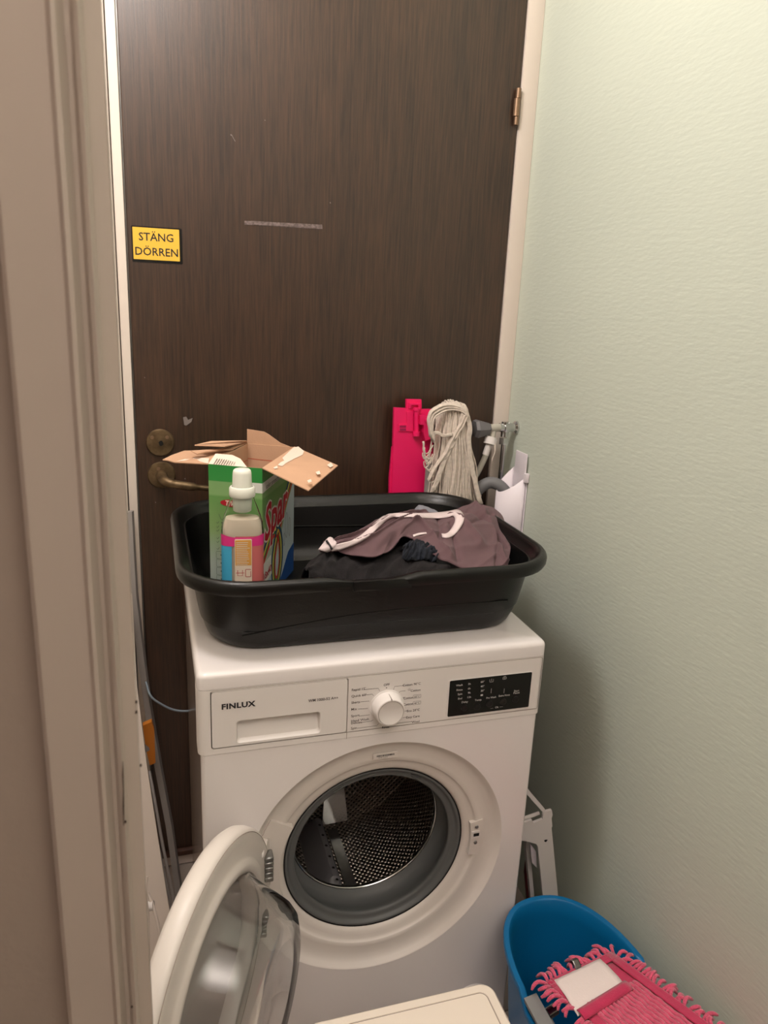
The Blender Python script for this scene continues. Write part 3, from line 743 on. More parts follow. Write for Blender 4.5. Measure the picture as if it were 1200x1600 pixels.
nA = wall2(FA, -wa, 0, 'carton_side', CP, cb)
nB = wall2(FB, 0, wb_, 'carton_front', CP, cb)
FC = frame(B+vb*wb_+Vector((0, 0, bz0)), -ua, Vector((0, 0, 1)), vb); wall2(FC, -wa, 0, 'carton_side', CP, cb)
FDD = frame(B+ua*wa+Vector((0, 0, bz0)), vb, Vector((0, 0, 1)), ua); wall2(FDD, 0, wb_, 'carton_back', CP, cb)
bt = MB().prism([(-wa, 0), (0, 0), (0, wb_), (-wa, wb_)], frame(B+Vector((0, 0, bz0)), -ua, vb, Vector((0, 0, 1))), 0, .002)
build('carton_bottom', bt, 'card', cb, smooth=0)
# red glue line inside the far walls
for (fr, u0, u1) in ((FC, -wa+.002, -.002), (FDD, .002, wb_-.002)):
    m_ = MB(); stroke(m_, [(u0, hh-.030), (u1, hh-.033)], .0016, fr, -t-.0003); build('glue_line', m_, mat('faint_red_print', (186, 92, 70), .7), cb, smooth=0)
# flaps, given by world corner points
def quadflap(pts, nm, m_='card', th=.0018, mb=None):
    """thin slab through points (nearly flat polygon)"""
    P_ = [Vector(p) for p in pts]; nrm = (P_[1]-P_[0]).cross(P_[2]-P_[0]).normalized()
    if nrm.z < 0: nrm = -nrm
    n = len(P_); vs = P_+[p-nrm*th for p in P_]
    return build(nm, MB().add(vs, [tuple(range(n)), tuple(range(2*n-1, n-1, -1))]+[(i, (i+1) % n, n+(i+1) % n, n+i) for i in range(n)]), m_, cb, smooth=0)
up = Vector((0, 0, bz1))
Bt = B+up; At = Bt+ua*wa; Ct = Bt+vb*wb_; Dt = At+vb*wb_
# big front flap folded out over the wide face: slants down a little
dn = (-ua*.985+Vector((0, 0, -.06))).normalized()
f1_ = at(528, 727, 2, 1.115); f2_ = at(482, 766, 2, 1.107)
flp = quadflap([Bt+Vector((0, 0, .001)), Ct+Vector((0, 0, .001)), f1_, f2_], 'front_flap')
def onflap(px, py): 
    n_ = (Ct-Bt).cross(f1_-Bt).normalized(); v = FW + RT*((px-600)/FPX) + DN*((py-800)/FPX); return CAM + v*((Bt+Vector((0, 0, .001))-CAM).dot(n_)/v.dot(n_))
for poly in ([(434, 727), (438, 723), (444, 720), (441, 716), (458, 700), (466, 698), (475, 705), (473, 711), (460, 717), (447, 724), (441, 729)], [(511, 727), (517, 723), (521, 728), (516, 731)], [(493, 738), (499, 736), (501, 741), (496, 742)], [(480, 751), (486, 749), (487, 753), (482, 755)], [(427, 731), (433, 728), (434, 732), (429, 733)]):
    P_ = [onflap(a, b) for a, b in poly]; build('torn_patch', MB().add([p+Vector((0, 0, .0006)) for p in P_], [tuple(range(len(P_)))]), 'card_torn', flp, smooth=0)
# back wide flap thrown out to the left (long)
g1, g2 = at(262, 719, 2, 1.112), at(288, 704, 2, 1.114)
bfl = quadflap([At+Vector((0, 0, .0005)), at(272, 722, 2, 1.113), g1, at(254, 718, 2, 1.112), at(268, 711, 2, 1.113), g2, at(345, 703, 2, 1.121), Dt+(At-Dt)*.35], 'back_flap')
m_ = MB(); P_ = [At+Vector((0, 0, .0012)), at(300, 718, 2, 1.1145), at(275, 721, 2, 1.1145), at(300, 714, 2, 1.1152), at(327, 716, 2, 1.121)]
build('torn_edge', MB().add(P_, [tuple(range(len(P_)))]), 'card_torn', bfl, smooth=0)
# upper left flap, a second layer
quadflap([Dt+Vector((0, 0, .002)), Dt+(At-Dt)*.42+Vector((0, 0, .004)), at(320, 706, 2, 1.128), at(308, 709, 2, 1.128), at(298, 704, 2, 1.129), at(345, 701, 2, 1.1285)], 'middle_flap')
quadflap([Dt+Vector((0, 0, .004)), at(352, 697, 2, 1.137), at(304, 695, 2, 1.137), at(330, 689, 2, 1.137), at(385, 688, 2, 1.131)], 'upper_flap')
# far narrow flap standing up
dz_ = Vector((0, 0, 1))
quadflap([Dt, Ct-(Ct-Dt)*.1, Ct-(Ct-Dt)*.30+dz_*.006, Ct-(Ct-Dt)*.52+dz_*.020, Dt+(Ct-Dt)*.36+dz_*.026, Dt+dz_*.029, Dt+dz_*.01], 'far_flap')
# near narrow flap: leaned back, newsprint side
nf = quadflap([At+Vector((0, 0, .0005)), At+(Bt-At)*.72, At+(Bt-At)*.52+vb*.022+dz_*.009, At+(Bt-At)*.34+vb*.03+dz_*.013, At+vb*.035+dz_*.012], 'near_flap', 'card_torn')
tx = MB(); uu = (Bt-At).normalized(); vv_ = (vb*.03+dz_*.012).normalized(); FN = frame(At+vv_*.001, uu, vv_, uu.cross(vv_))
for i in range(9): textmb(tx, 'lorem'[:0]+'|'*1, .020-.0004*i*i*.35, FN @ Matrix.Translation((.008+.0045*i, .003, 0)), 0, h=.001)
build('flap_print', tx, 'ink_soft', nf, smooth=0)
# prints on the narrow face
pr = MB(); 
for i, z_ in enumerate((.156, .148, .141, .127, .120, .107)):
    stroke(pr, [(-wa+.013, z_), (-wa+.015, z_-.002), (-wa+.018, z_+.002)], .0008, FA, .0004); stroke(pr, [(-wa+.022, z_), (-wa+.05, z_)], .0022, FA, .0004)
stroke(pr, [(-wa+.018, .172), (-wa+.022, .162), (-wa+.036, .162), (-wa+.04, .172)], .0008, FA, .0004)
for i in range(4): stroke(pr, rrect(-wa+.012, .088-i*.0155, -.02, .1015-i*.0155, .001)+[(-.02, .10-i*.0155)], .0005, FA, .0004); stroke(pr, [(-wa+.02, .095-i*.0155), (-wa+.05, .095-i*.0155)], .003, FA, .0004)
for i in range(5): stroke(pr, [(-wa+.016, .034-i*.007), (-.03, .034-i*.007)], .003, FA, .0004)
build('side_print', pr, mat('green_grey_ink', (74, 90, 70), .6), nA, smooth=0)
pr = MB().prism([(p[0], p[1]) for p in [(-wa+.042+.021*math.cos(a), .1935+.0065*math.sin(a)) for a in np.linspace(0, 2*PI, 24)[:-1]]], FA, .0002, .0005)
build('red_oval', pr, 'red_print', nA, smooth=0)
build('oval_lettering', textmb(MB(), 'TV', .0125, FA @ Matrix.Translation((-wa+.029, .1892, .0004)), .0003, shear=.2), 'card_torn', nA, smooth=0)
# band round the top
WP = mat('pale_print', (214, 214, 206), .5)
build('pale_band', MB().prism([(-.022, .216), (0, .216), (0, .234), (-.022, .234)], FA, .0002, .0004).prism([(0, .216), (wb_, .222), (wb_, .236), (0, .234)], FB, .0002, .0004), WP, nB, smooth=0)
build('band_lettering', textmb(MB(), 'color protection', .013, FB @ Matrix.Translation((.02, .2195, .0004)), .0001), 'ink_soft', nB, smooth=0)
# wide face: white lower area, rainbow, Spar
build('pale_field', MB().prism([(0, .001), (wb_, .001), (wb_, .200), (.15, .150), (.09, .075), (.03, .085), (0, .07)], FB, .0002, .0003), mat('pale_blue_print', (176, 190, 196), .5), nB, smooth=0)
path = spline([(0, .092), (.04, .118), (.075, .125), (.105, .105), (.112, .060), (.095, .022), (.070, .030), (.068, .075), (.095, .120), (.14, .165), (wb_, .222)], 10)
for off_, c_, nm in ((.0105, (30, 78, 104), 'teal_stripe'), (.0038, (214, 190, 70), 'yellow_stripe'), (-.002, (38, 120, 70), 'green_stripe'), (-.0085, (190, 50, 34), 'red_stripe')):
    pts2 = []
    for i, p in enumerate(path):
        a = path[max(i-1, 0)]; b = path[min(i+1, len(path)-1)]; d = Vector((b[0]-a[0], b[1]-a[1])).normalized(); q = (p[0]-d.y*off_, p[1]+d.x*off_)
        pts2.append((min(max(q[0], .0005), wb_-.0005), q[1]))
    m_ = MB(); stroke(m_, pts2, .0066 if off_ != .0105 else .0085, FB, .0006+abs(off_)*.02); build(nm, m_, mat(nm, c_, .5), nB, smooth=0)
tx = MB(); textmb(tx, 'Spar', .082, FB @ Matrix.Translation((.006, .142, .0010)), .0058, shear=.32, sx=.92); 
FS = FB @ Matrix.Translation((0, 0, 0)) @ Matrix.Rotation(math.radians(7), 4, 'Z')
tx = MB(); textmb(tx, 'Spar', .090, FS @ Matrix.Translation((.022, .122, .0011)), .0055, shear=.3, sx=.88); build('white_outline_lettering', tx, WP, nB, smooth=0)
tx = MB(); textmb(tx, 'Spar', .090, FS @ Matrix.Translation((.022, .122, .0016)), .0022, shear=.3, sx=.88); build('red_lettering', tx, 'red_print', nB, smooth=0)
pr = MB().prism([(p[0], p[1]) for p in rrect(.004, .042, .058, .082, .003)], FB @ Matrix.Rotation(math.radians(6), 4, 'Z'), .0008, .0012); bx_ = build('price_box', pr, WP, nB, smooth=0)
build('box_lettering', textmb(MB(), '18x40', .02, FB @ Matrix.Rotation(math.radians(6), 4, 'Z') @ Matrix.Translation((.007, .050, .0013)), .0003), 'red_print', nB, smooth=0)
build('blue_corner', MB().prism([(.085, .001), (wb_, .001), (wb_, .062), (.165, .055), (.13, .028)], FB, .0006, .0009), mat('blue_print', (26, 74, 140), .5), nB, smooth=0)
m_ = MB()
for (a, b, r_) in ((.15, .115, .016), (.172, .105, .012), (.135, .09, .008)):
    stroke(m_, [(a+r_*.5*math.cos(q), b+r_*1.6*math.sin(q)) for q in np.linspace(0, 2*PI, 16)], .0014, FB, .0009)
for i in range(7): stroke(m_, [(.022+i*.011, .012+.006*(i % 3)), (.027+i*.011, .020+.006*(i % 3))], .002, FB, .0009)
build('pattern_print', m_, 'scuff', nB, smooth=0)['kind'] = 'stuff'

# ------------------------------------------------------------------ softener bottle
bc = Vector((.0885, .155, .859))
bt = empty('softener_bottle', bc, 'clear softener bottle with white cap and colourful label beside the green carton', 'bottle')
def sup(rx, ry, z, p=3.2, n=40):
    out = []
    for i in range(n):
        a = 2*PI*i/n; c, s_ = math.cos(a), math.sin(a)
        x = math.copysign(abs(c)**(2/p), c)*rx; y = math.copysign(abs(s_)**(2/p), s_)*ry
        ca, sa = math.cos(-.1), math.sin(-.1)
        out.append((bc.x+x*ca-y*sa, bc.y+x*sa+y*ca, bc.z+z))
    return out
SH = [(.030, .019, 0, 3.5), (.0335, .022, .004, 3.5), (.0345, .0225, .02, 3.5), (.0345, .0225, .160, 3.5), (.0345, .0225, .171, 3.3), (.0332, .0222, .185, 3), (.0295, .0205, .198, 2.6), (.0245, .0185, .212, 2.3), (.0205, .0175, .222, 2), (.0185, .0172, .2305, 2), (.0182, .0172, .236, 2)]
mb = loops(MB(), [sup(a, b, z, p) for a, b, z, p in SH]+[sup(a-.0012, b-.0012, z, p) for a, b, z, p in SH[::-1][:-1]]+[sup(.028, .017, .0015, 3.5)])
n = 40; mb.f.append(tuple(range(n))); tot = len(mb.v)//n; mb.f.append(tuple((tot-1)*n+j for j in range(n)))
build('bottle_body', mb, 'bottle', bt, smooth=50)
mb = loops(MB(), [sup(.0325, .0205, .003, 3.5), sup(.0328, .0208, .02, 3.5), sup(.0328, .0208, .160, 3.5), sup(.0325, .0206, .171, 3.2), sup(.0312, .0200, .183, 3), sup(.0275, .0180, .1925, 2.8), sup(.02, .013, .1945, 2.6)])
mb.f.append(tuple(range(n))); mb.f.append(tuple(6*n+j for j in range(n))); build('softener_liquid', mb, 'softener', bt, smooth=50)
# label as coloured bands on a sleeve just outside
def sleeve(name, i0, i1, za, zb_, m_, e_=.0006, par=bt, wavy=0):
    rows = []
    for k in range(5):
        z = za+(zb_-za)*k/4; l_ = sup(.0345+e_, .0225+e_, z, 3.5); row = []
        for i in range(i0, i1+1): 
            q = l_[i % 40]; row.append((q[0], q[1], q[2]+(wavy*math.sin((i-i0)*.45) if k == 4 else 0)))
        rows.append(row)
    return build(name, MB().grid(rows), m_, par, smooth=60)
sleeve('label_yellow', 20, 40, .004, .078, mat('label_yellow', (222, 172, 78), .45), .0003)
sleeve('label_pink', 29, 40, .056, .166, mat('label_coral', (196, 106, 104), .45), .0006)
sleeve('label_cyan', 20, 28, .084, .161, mat('label_cyan', (70, 166, 204), .45), .0006)
sleeve('label_magenta_band', 20, 40, .149, .166, mat('label_magenta', (212, 52, 128), .45), .0009, wavy=.002)
FL = frame(bc+Vector((0, -.0237, .016)), Vector((math.cos(-.1), math.sin(-.1), 0)), Vector((0, 0, 1)), Vector((math.sin(-.1), -math.cos(-.1), 0)))
pn = build('label_panel', MB().prism(rrect(-.0155, -.012, .0125, .1455, .002), FL, 0, .0008), mat('label_text_panel', (222, 206, 186), .45), bt)
build('label_orange_block', MB().prism(rrect(-.0145, .1, .0115, .144, .001), FL, .0008, .0011), mat('label_orange', (214, 156, 76), .45), pn, smooth=0)
m_ = MB(); 
for i in range(13): stroke(m_, [(-.013, .140-i*.0032), (random.uniform(.004, .0105), .140-i*.0032)], .0009, FL, .0014)
build('label_pale_lines', m_, WP, pn, smooth=0)
m_ = MB()
for i in range(12): stroke(m_, [(-.0145+random.uniform(0, .003), .068-i*.0034), (random.uniform(.006, .0115), .068-i*.0034)], .0011, FL, .0014)
for i in range(4): stroke(m_, [(-.001, .027-i*.004), (.0115, .027-i*.004)], .0012, FL, .0014)
build('label_small_print', m_, 'ink_soft', pn, smooth=0)
build('label_blue_square', MB().prism(rrect(-.0148, .014, -.003, .031, .0006), FL, .0008, .0014), mat('label_navy', (44, 34, 96), .45), pn, smooth=0)
build('label_symbol', MB().prism([(-.010, .017), (-.0075, .017), (-.0075, .024), (-.0055, .024), (-.0055, .0275), (-.0095, .0275), (-.0115, .022)], FL, .0014, .0017), WP, pn, smooth=0)
m_ = MB(); stroke(m_, [(-.011, .092), (-.011, .082), (-.003, .082), (-.003, .092)], .0009, FL, .0014); stroke(m_, [(-.014, .087), (.0, .087)], .0009, FL, .0014); stroke(m_, rrect(.002, .080, .0105, .093, .001)+[(.0105, .09)], .0009, FL, .0014)
build('label_care_symbols', m_, 'red_print', pn, smooth=0)
FZ = frame((bc.x, bc.y, bc.z), (1, 0, 0), (0, 1, 0), (0, 0, 1))
build('bottle_collar', MB().lathe([(.017, .229), (.0205, .229), (.0215, .231), (.0212, .243), (.0195, .2455), (.017, .246)], FZ, 48), 'cap', bt, smooth=40)
build('bottle_cap', MB().lathe([(.0162, .240), (.0160, .246), (.0152, .268), (.0142, .2725), (.012, .2745), (.0, .275)], FZ, 48), 'cap', bt, smooth=50)
build('dosing_cup', MB().lathe([(.0155, .236), (.0158, .218), (.015, .205), (.013, .2035), (0, .203), (0, .2045), (.0125, .2048), (.0142, .207), (.015, .218), (.0148, .236)], FZ, 40), 'cap', bt, smooth=50)

# ------------------------------------------------------------------ clothes in the tray
def bez(p, n): return np.array(spline(p, n))
def cloth(name, ridge, hem, m, label, cat, back=(0, .05, -.06), rows=34, cols=110, fold=.006, seed=0, fdir=(26, 9), thick=.003, bulge=.012, folds=()):
    def res(P, k):
        P = np.array(spline(P, 12)); s_ = np.r_[0, np.cumsum(np.linalg.norm(np.diff(P, axis=0), axis=1))]; t_ = np.linspace(0, s_[-1], k)
        return np.c_[[np.interp(t_, s_, P[:, i]) for i in range(3)]].T
    Rg = res(ridge, cols); Hm = res(hem, cols); Bk = Rg+np.array(back)
    P = np.zeros((rows, cols, 3)); nb = int(rows*.22)
    for i in range(rows):
        if i < nb:
            t_ = i/nb; b_ = math.sin(t_*PI/2); P[i] = Bk*(1-t_)+Rg*t_; P[i, :, 2] = Bk[:, 2]*(1-b_)+Rg[:, 2]*b_
        else:
            t_ = (i-nb)/(rows-1-nb); P[i] = Rg*(1-t_)+Hm*t_; P[i, :, 2] += bulge*math.sin(t_*PI); P[i, :, 1] -= bulge*.6*math.sin(t_*PI)
    for i in range(rows):
        t_ = i/(rows-1); en = min(1, t_*4)*1.0
        for j in range(cols):
            s_ = j/(cols-1); d = 0
            q = Vector((s_*3+seed, t_*1.5, seed*2.3)); wob = noise.noise(q*1.4)
            d += fold*.9*math.sin(s_*fdir[0]+t_*fdir[1]+5*wob)*(.35+.65*abs(noise.noise(Vector((s_*4, t_*3, seed+7)))*2))
            rg = 1-abs(noise.noise(Vector((s_*7+t_*2.5, t_*2.2-s_*1.5, seed+3)))*2.2); d += fold*.9*max(0, rg)**3
            d += fold*.25*noise.noise(Vector((s_*22, t_*9, seed)))
            for (sa, ta, sb, tb_, w_, am) in folds:     # long explicit folds between (s, t) points
                vx, vy = sb-sa, tb_-ta; l2 = vx*vx+vy*vy; u_ = max(0, min(1, ((s_-sa)*vx+(t_-ta)*vy)/l2))
                dd_ = math.hypot((s_-sa-u_*vx), (t_-ta-u_*vy)*.6); d += am*.8*math.exp(-(dd_/(w_*.72))**1.25)
            P[i, j] += np.array((0, -.55, .83))*d*en
    P[:, :, 2] = np.maximum(P[:, :, 2], .862)
    o = build(name, MB().grid([list(map(tuple, r_)) for r_ in P]), m, smooth=180)
    solidify(o, thick); tag(o, label, cat)
    return o, P
W3 = lambda L_: [tuple(at(a, b, 1, y)) for a, b, y in L_]
# dark heap underneath
cloth('black_garment', W3([(478, 890, .10), (500, 868, .14), (540, 856, .2), (600, 850, .22), (650, 850, .22), (672, 874, .19), (690, 890, .13)]),
      W3([(484, 905, .055), (530, 915, .055), (580, 912, .058), (630, 905, .06), (670, 902, .06), (690, 900, .065), (705, 898, .07)]),
      'dark_cloth', 'dark purple-black garment lying under the mauve top in the black tray', 'clothes', back=(0, .08, -.08), fold=.006, seed=2, fdir=(34, 14))
cloth('navy_garment', W3([(630, 856, .135), (640, 847, .15), (655, 845, .155), (668, 851, .15), (678, 860, .14)]),
      W3([(628, 876, .105), (640, 876, .105), (655, 875, .105), (668, 876, .105), (682, 878, .105)]),
      'navy_cloth', 'small navy garment with pale marks peeping from under the mauve top', 'clothes', back=(0, .03, -.03), rows=18, cols=50, fold=.006, seed=9, fdir=(40, 22), bulge=.012)
ga, PG = cloth('mauve_top', W3([(512, 852, .155), (545, 840, .19), (575, 822, .22), (605, 806, .25), (650, 803, .28), (700, 800, .30), (730, 789, .33), (757, 789, .36), (780, 802, .35), (790, 828, .31), (794, 850, .26)]),
      W3([(499, 863, .125), (532, 862, .12), (560, 869, .105), (582, 872, .10), (606, 862, .115), (634, 838, .15), (662, 858, .125), (690, 876, .10), (728, 890, .085), (770, 890, .08), (792, 888, .09)]),
      'mauve', 'mauve jersey top with pale collar band crumpled in the black tray', 'clothes', back=(.01, .07, -.10), rows=80, cols=230, fold=.0055, seed=4, fdir=(15, 5), bulge=.016,
      folds=((.05, .55, .45, .30, .025, .013), (.08, .85, .42, .48, .02, .014), (.10, .68, .43, .38, .014, -.008), (.50, .30, .62, .85, .026, -.015), (.58, .45, .80, .75, .026, .018), (.62, .30, .95, .62, .03, -.016), (.70, .2, .98, .9, .025, .015), (.45, .7, .7, .95, .022, .015), (.80, .35, .72, .6, .018, -.012), (.62, .62, .74, .95, .016, -.012), (.86, .5, .93, .98, .016, -.012)))
from mathutils.bvhtree import BVHTree
gR, gC = PG.shape[:2]
bvh = BVHTree.FromPolygons([tuple(q) for q in PG.reshape(-1, 3)], [(i*gC+j, i*gC+j+1, (i+1)*gC+j+1, (i+1)*gC+j) for i in range(gR-1) for j in range(gC-1)])
def onto(px, py, lift=.003):
    """the point of the garment under pixel px, py (or the nearest to it)"""
    d = (FW + RT*((px-600)/FPX) + DN*((py-800)/FPX)).normalized(); h = bvh.ray_cast(CAM, d)
    if h[0] is None:
        best = None
        for t in np.linspace(1.0, 1.75, 90):
            q = CAM+d*t; n_ = bvh.find_nearest(q)
            if best is None or n_[3] < best[0]: best = (n_[3], q)
        p = best[1]
    else: p = h[0]
    return p-d*lift
def ribbon(name, top, bot, m, n=6, th=.0016, lift=.003):
    A_ = spline([(a, b, 0) for a, b in top], n); B_ = spline([(a, b, 0) for a, b in bot], n); k = min(len(A_), len(B_)); rows = []
    for u in (0, .25, .5, .75, 1): rows.append([onto(A_[i][0]*(1-u)+B_[i][0]*u, A_[i][1]*(1-u)+B_[i][1]*u, lift+.0015*math.sin(u*PI)) for i in range(k)])
    for _ in range(3):      # relax
        for w_ in rows:
            w_[1:-1] = [w_[i]*.5+(w_[i-1]+w_[i+1])*.25 for i in range(1, len(w_)-1)]
    o = build(name, MB().grid(rows), m, ga, smooth=180); solidify(o, th, 0); return o
ribbon('collar_band', [(512, 856), (528, 850), (548, 845), (563, 837), (576, 826), (590, 813), (600, 806), (613, 802), (640, 802), (670, 802), (700, 799), (715, 796), (723, 802), (725, 813), (717, 828), (704, 840), (691, 840)],
       [(520, 863), (535, 858), (552, 852), (568, 844), (581, 834), (594, 822), (605, 812), (616, 808), (640, 808), (670, 810), (697, 809), (707, 806), (711, 810), (710, 818), (704, 828), (697, 834), (690, 834)], 'collar')
ribbon('collar_tip', [(497, 859), (505, 849), (514, 839), (520, 841)], [(511, 863), (517, 860), (523, 854), (526, 848)], 'collar', lift=.006)
ribbon('collar_stripe', [(509, 845), (513, 851), (518, 859)], [(511, 844), (515, 850), (520, 858)], 'ink', lift=.009)
ribbon('collar_edge', [(645, 836), (655, 833), (666, 832)], [(646, 839), (656, 836), (667, 834)], 'collar')
cloth('grey_garment', W3([(648, 795, .335), (655, 789, .34), (668, 792, .34), (682, 798, .335)]), W3([(646, 806, .30), (658, 806, .30), (670, 806, .30), (686, 806, .30)]), 'grey_cloth',
      'small piece of grey-blue cloth behind the mauve top', 'clothes', back=(0, .02, -.04), rows=10, cols=20, fold=.001, seed=12, bulge=.003)

# ------------------------------------------------------------------ pink flat mop and string mop
MY = .585
pm = empty('pink_flat_mop', (.535, MY, 0), 'hot pink plastic flat mop plate standing head up against the brown door', 'mop')
fr = FY(0, MY, 0)
def Z(zx, zy): q = at(600+zx/7.5, 615+zy/7.497, 1, MY-.008); return (q.x, q.z)
zb_ = .80
pt_ = [Z(118, 165), Z(262, 172), Z(262, 65), Z(440, 70), Z(442, 182), Z(565, 185), Z(575, 700)]
pt_ += [(.575, zb_), (.487, zb_)]
pl = build('mop_plate', MB().prism([pt_[0], pt_[1], pt_[4], pt_[5], pt_[6], pt_[7], pt_[8]], fr, 0, .010), 'pink', pm, smooth=0)
build('plate_tab', MB().prism([Z(262, 170), Z(262, 66), Z(440, 70), Z(442, 182)], fr, .0, .008), 'pink', pl, smooth=0)
build('plate_tab_frame', MB().prism([Z(285, 170), Z(287, 108), Z(418, 112), Z(420, 180), Z(395, 180), Z(395, 130), Z(310, 128), Z(308, 170)], fr, .008, .014), 'pink', pl, smooth=0)
build('plate_window', MB().prism([Z(268, 222), Z(330, 222), Z(330, 350), Z(268, 350)], fr, .0102, .0108), mat('pink_recess', (120, 14, 60), .6), pl, smooth=0)
build('plate_socket', MB().prism([Z(250, 205), Z(430, 212), Z(430, 240), Z(335, 236), Z(335, 440), Z(245, 436), Z(165, 438), Z(165, 355), Z(262, 355), Z(262, 235)], fr, .010, .0125), 'pink', pl, smooth=0)
build('plate_slots', MB().prism([Z(178, 370), Z(250, 370), Z(250, 396), Z(178, 396)], fr, .0125, .0129).prism([Z(178, 404), Z(250, 404), Z(250, 430), Z(178, 430)], fr, .0125, .0129), mat('pink_slot', (150, 16, 72), .6), pl, smooth=0)
a_ = Z(365, 170); b_ = Z(365, 455)
build('hinge_barrel', MB().cyl((a_[0], MY-.018, a_[1]), (b_[0], MY-.018, b_[1]), .0055, 20).cyl((b_[0], MY-.018, b_[1]+.004), (b_[0], MY-.018, b_[1]-.006), .0085, 20).cyl((a_[0], MY-.018, a_[1]+.002), (a_[0], MY-.018, a_[1]-.004), .0075, 20), 'pink', pm, smooth=35)
build('handle_joint', MB().prism([Z(388, 240), Z(430, 240), Z(500, 248), Z(535, 290), Z(535, 500), Z(450, 535), Z(425, 440), Z(430, 350), Z(388, 345)], fr, .014, .030), 'pink', pm, smooth=0)
a_ = Z(455, 295); build('joint_pin', MB().cyl((a_[0], MY-.029, a_[1]), (a_[0], MY-.033, a_[1]), .0038, 16), 'pink', pm)
build('side_lever', MB().prism([Z(100, 628), Z(118, 628), Z(118, 1180), Z(64, 1180), Z(66, 1000)], fr, -.002, .006), 'pink', pm, smooth=0)
build('mop_pole', MB().cyl((.565, .553, .02), (.565, .548, 1.06), .0105, 16), 'alu', pm)

sm = empty('string_mop', (.63, .553, 0), 'off-white cotton string mop standing head up beside the pink mop', 'mop')
build('mop_pole', MB().cyl((.628, .545, .02), (.628, .54, 1.10), .011, 16), 'white_plastic', sm)
random.seed(3)
st = MB(); cxm, cym, ztop = .612, .55, 1.172
def strand(pts_, r_=.0021):
    P_ = spline(pts_, 5); st.tube([(p[0]+.0006*math.sin(i*1.3), p[1], p[2]) for i, p in enumerate(P_)], [r_*(1+.12*math.sin(i*2.1)) for i in range(len(P_))], 6)
for i in range(170):
    a = random.uniform(-1, 1); front = random.random() < .8
    x = cxm+a*.040; dep = math.sqrt(max(0, 1-a*a))
    y = cym-(.034*dep+random.uniform(-.004, .004) if front else -.012)
    z_t = ztop+.016*dep+random.uniform(-.006, .004)
    xb = .614+a*.060+random.uniform(-.012, .012)+.012; zb = random.uniform(.925, .972) if front else .98
    k = random.uniform(-.010, .010)
    pts_ = [(cxm+a*.018, cym, z_t-.012), (cxm+a*.030, y+.010, z_t), (x, y, z_t-.028), (x+k*.6, y-.002, z_t-.08), (x*.55+xb*.45+k, y-.003, z_t-.14), (xb, y-.001, zb)]
    strand(pts_, random.uniform(.0017, .0025))
def Zm(zx, zy, y): return tuple(at(600+zx/7.5, 615+zy/7.497, 1, y))
# the long strings wrapped over the head
for k in range(9):
    o_ = k*.0022
    q = [(540, 500), (530, 260), (600, 165), (720, 120), (850, 130), (950, 200), (900, 330), (800, 500), (720, 680), (600, 850), (520, 1010)]
    pts_ = [Zm(a+k*6-10*random.random(), b+k*9, .512-.002*(k % 3)) for a, b in q[: 11 if k < 3 else (8 if k < 6 else 6)]]
    strand(pts_, .0025)
for k in range(6):
    pts_ = [Zm(a-k*10, b+k*6, .51) for a, b in ((960, 190), (930, 330), (860, 520), (760, 700), (700, 850), (650, 1000), (590, 1140))]; strand(pts_, .0024)
for k in range(5):
    pts_ = [Zm(a+k*9, b, .512) for a, b in ((950, 250), (985, 380), (975, 600), (1000, 800), (1040, 1000), (1110, 1290))]; strand(pts_, .0024)
for k in range(3): strand([Zm(540+20*k, 470+12*k, .51), Zm(620, 450+9*k, .508), Zm(700, 485+9*k, .507), Zm(800, 470+8*k, .508)], .0022)
for k in range(10):     # frayed ends at the left
    a, b = 460+random.uniform(0, 60), 640+random.uniform(0, 240)
    strand([Zm(a+90, b-60, .515), Zm(a+40, b+20, .512), Zm(a, b+40, .512), Zm(a-8, b-30, .512)] if k % 2 else [Zm(a+90, b+60, .515), Zm(a+60, b+120, .512), Zm(a+10, b+90, .512)], .0013)
strand([Zm(460, 560, .515), Zm(470, 680, .515), Zm(490, 780, .515), Zm(560, 760, .515)], .0024)
strand([Zm(590, 960, .512), Zm(510, 1000, .51), Zm(560, 1040, .51), Zm(620, 1000, .512)], .0014)
mo = build('mop_strings', st, 'mop', sm, smooth=180); mo['kind'] = 'stuff'
build('mop_core', MB().lathe([(0, 1.172), (.02, 1.166), (.031, 1.14), (.032, .95), (0, .95)], frame((cxm+.004, cym+.012, 0), (1, 0, 0), (0, .75, 0), (0, 0, 1)), 24), 'mop', sm)

# ------------------------------------------------------------------ tap, hoses and drain pocket on the right wall
tp_ = empty('water_tap', (WX, .565, 1.13), 'chrome water tap with grey knob on the green wall', 'tap')
TY = .565
tc_ = at(790, 668, 1, TY); tzc = tc_.z
build('wall_flange', MB().lathe([(0, 0), (.016, 0), (.0155, .004), (.010, .008), (.009, .02)], frame((WX, TY, tzc), (0, 1, 0), (0, 0, 1), (-1, 0, 0)), 28), 'chrome', tp_)
build('valve_body', MB().cyl((WX-.012, TY, tzc), (WX-.045, TY, tzc), .0105, 24).cyl((WX-.030, TY, tzc+.014), (WX-.030, TY, tzc-.022), .0095, 20).cyl((WX-.022, TY, tzc), (WX-.034, TY, tzc), .0135, 8), 'chrome', tp_, smooth=35)
build('valve_sleeve', MB().cyl((WX-.040, TY, tzc), (WX-.072, TY-.002, tzc-.001), .0095, 24), 'white_hose', tp_, smooth=40)
kb = MB()
def ngon(cx_, r, n, ph=0): return [Vector((cx_, TY-.002+r*math.cos(2*PI*i/n+ph), tzc-.002+r*math.sin(2*PI*i/n+ph))) for i in range(n)]
K = [ngon(WX-.070, .0105, 6), ngon(WX-.074, .0150, 6), ngon(WX-.104, .0235, 6), ngon(WX-.112, .0205, 6)]
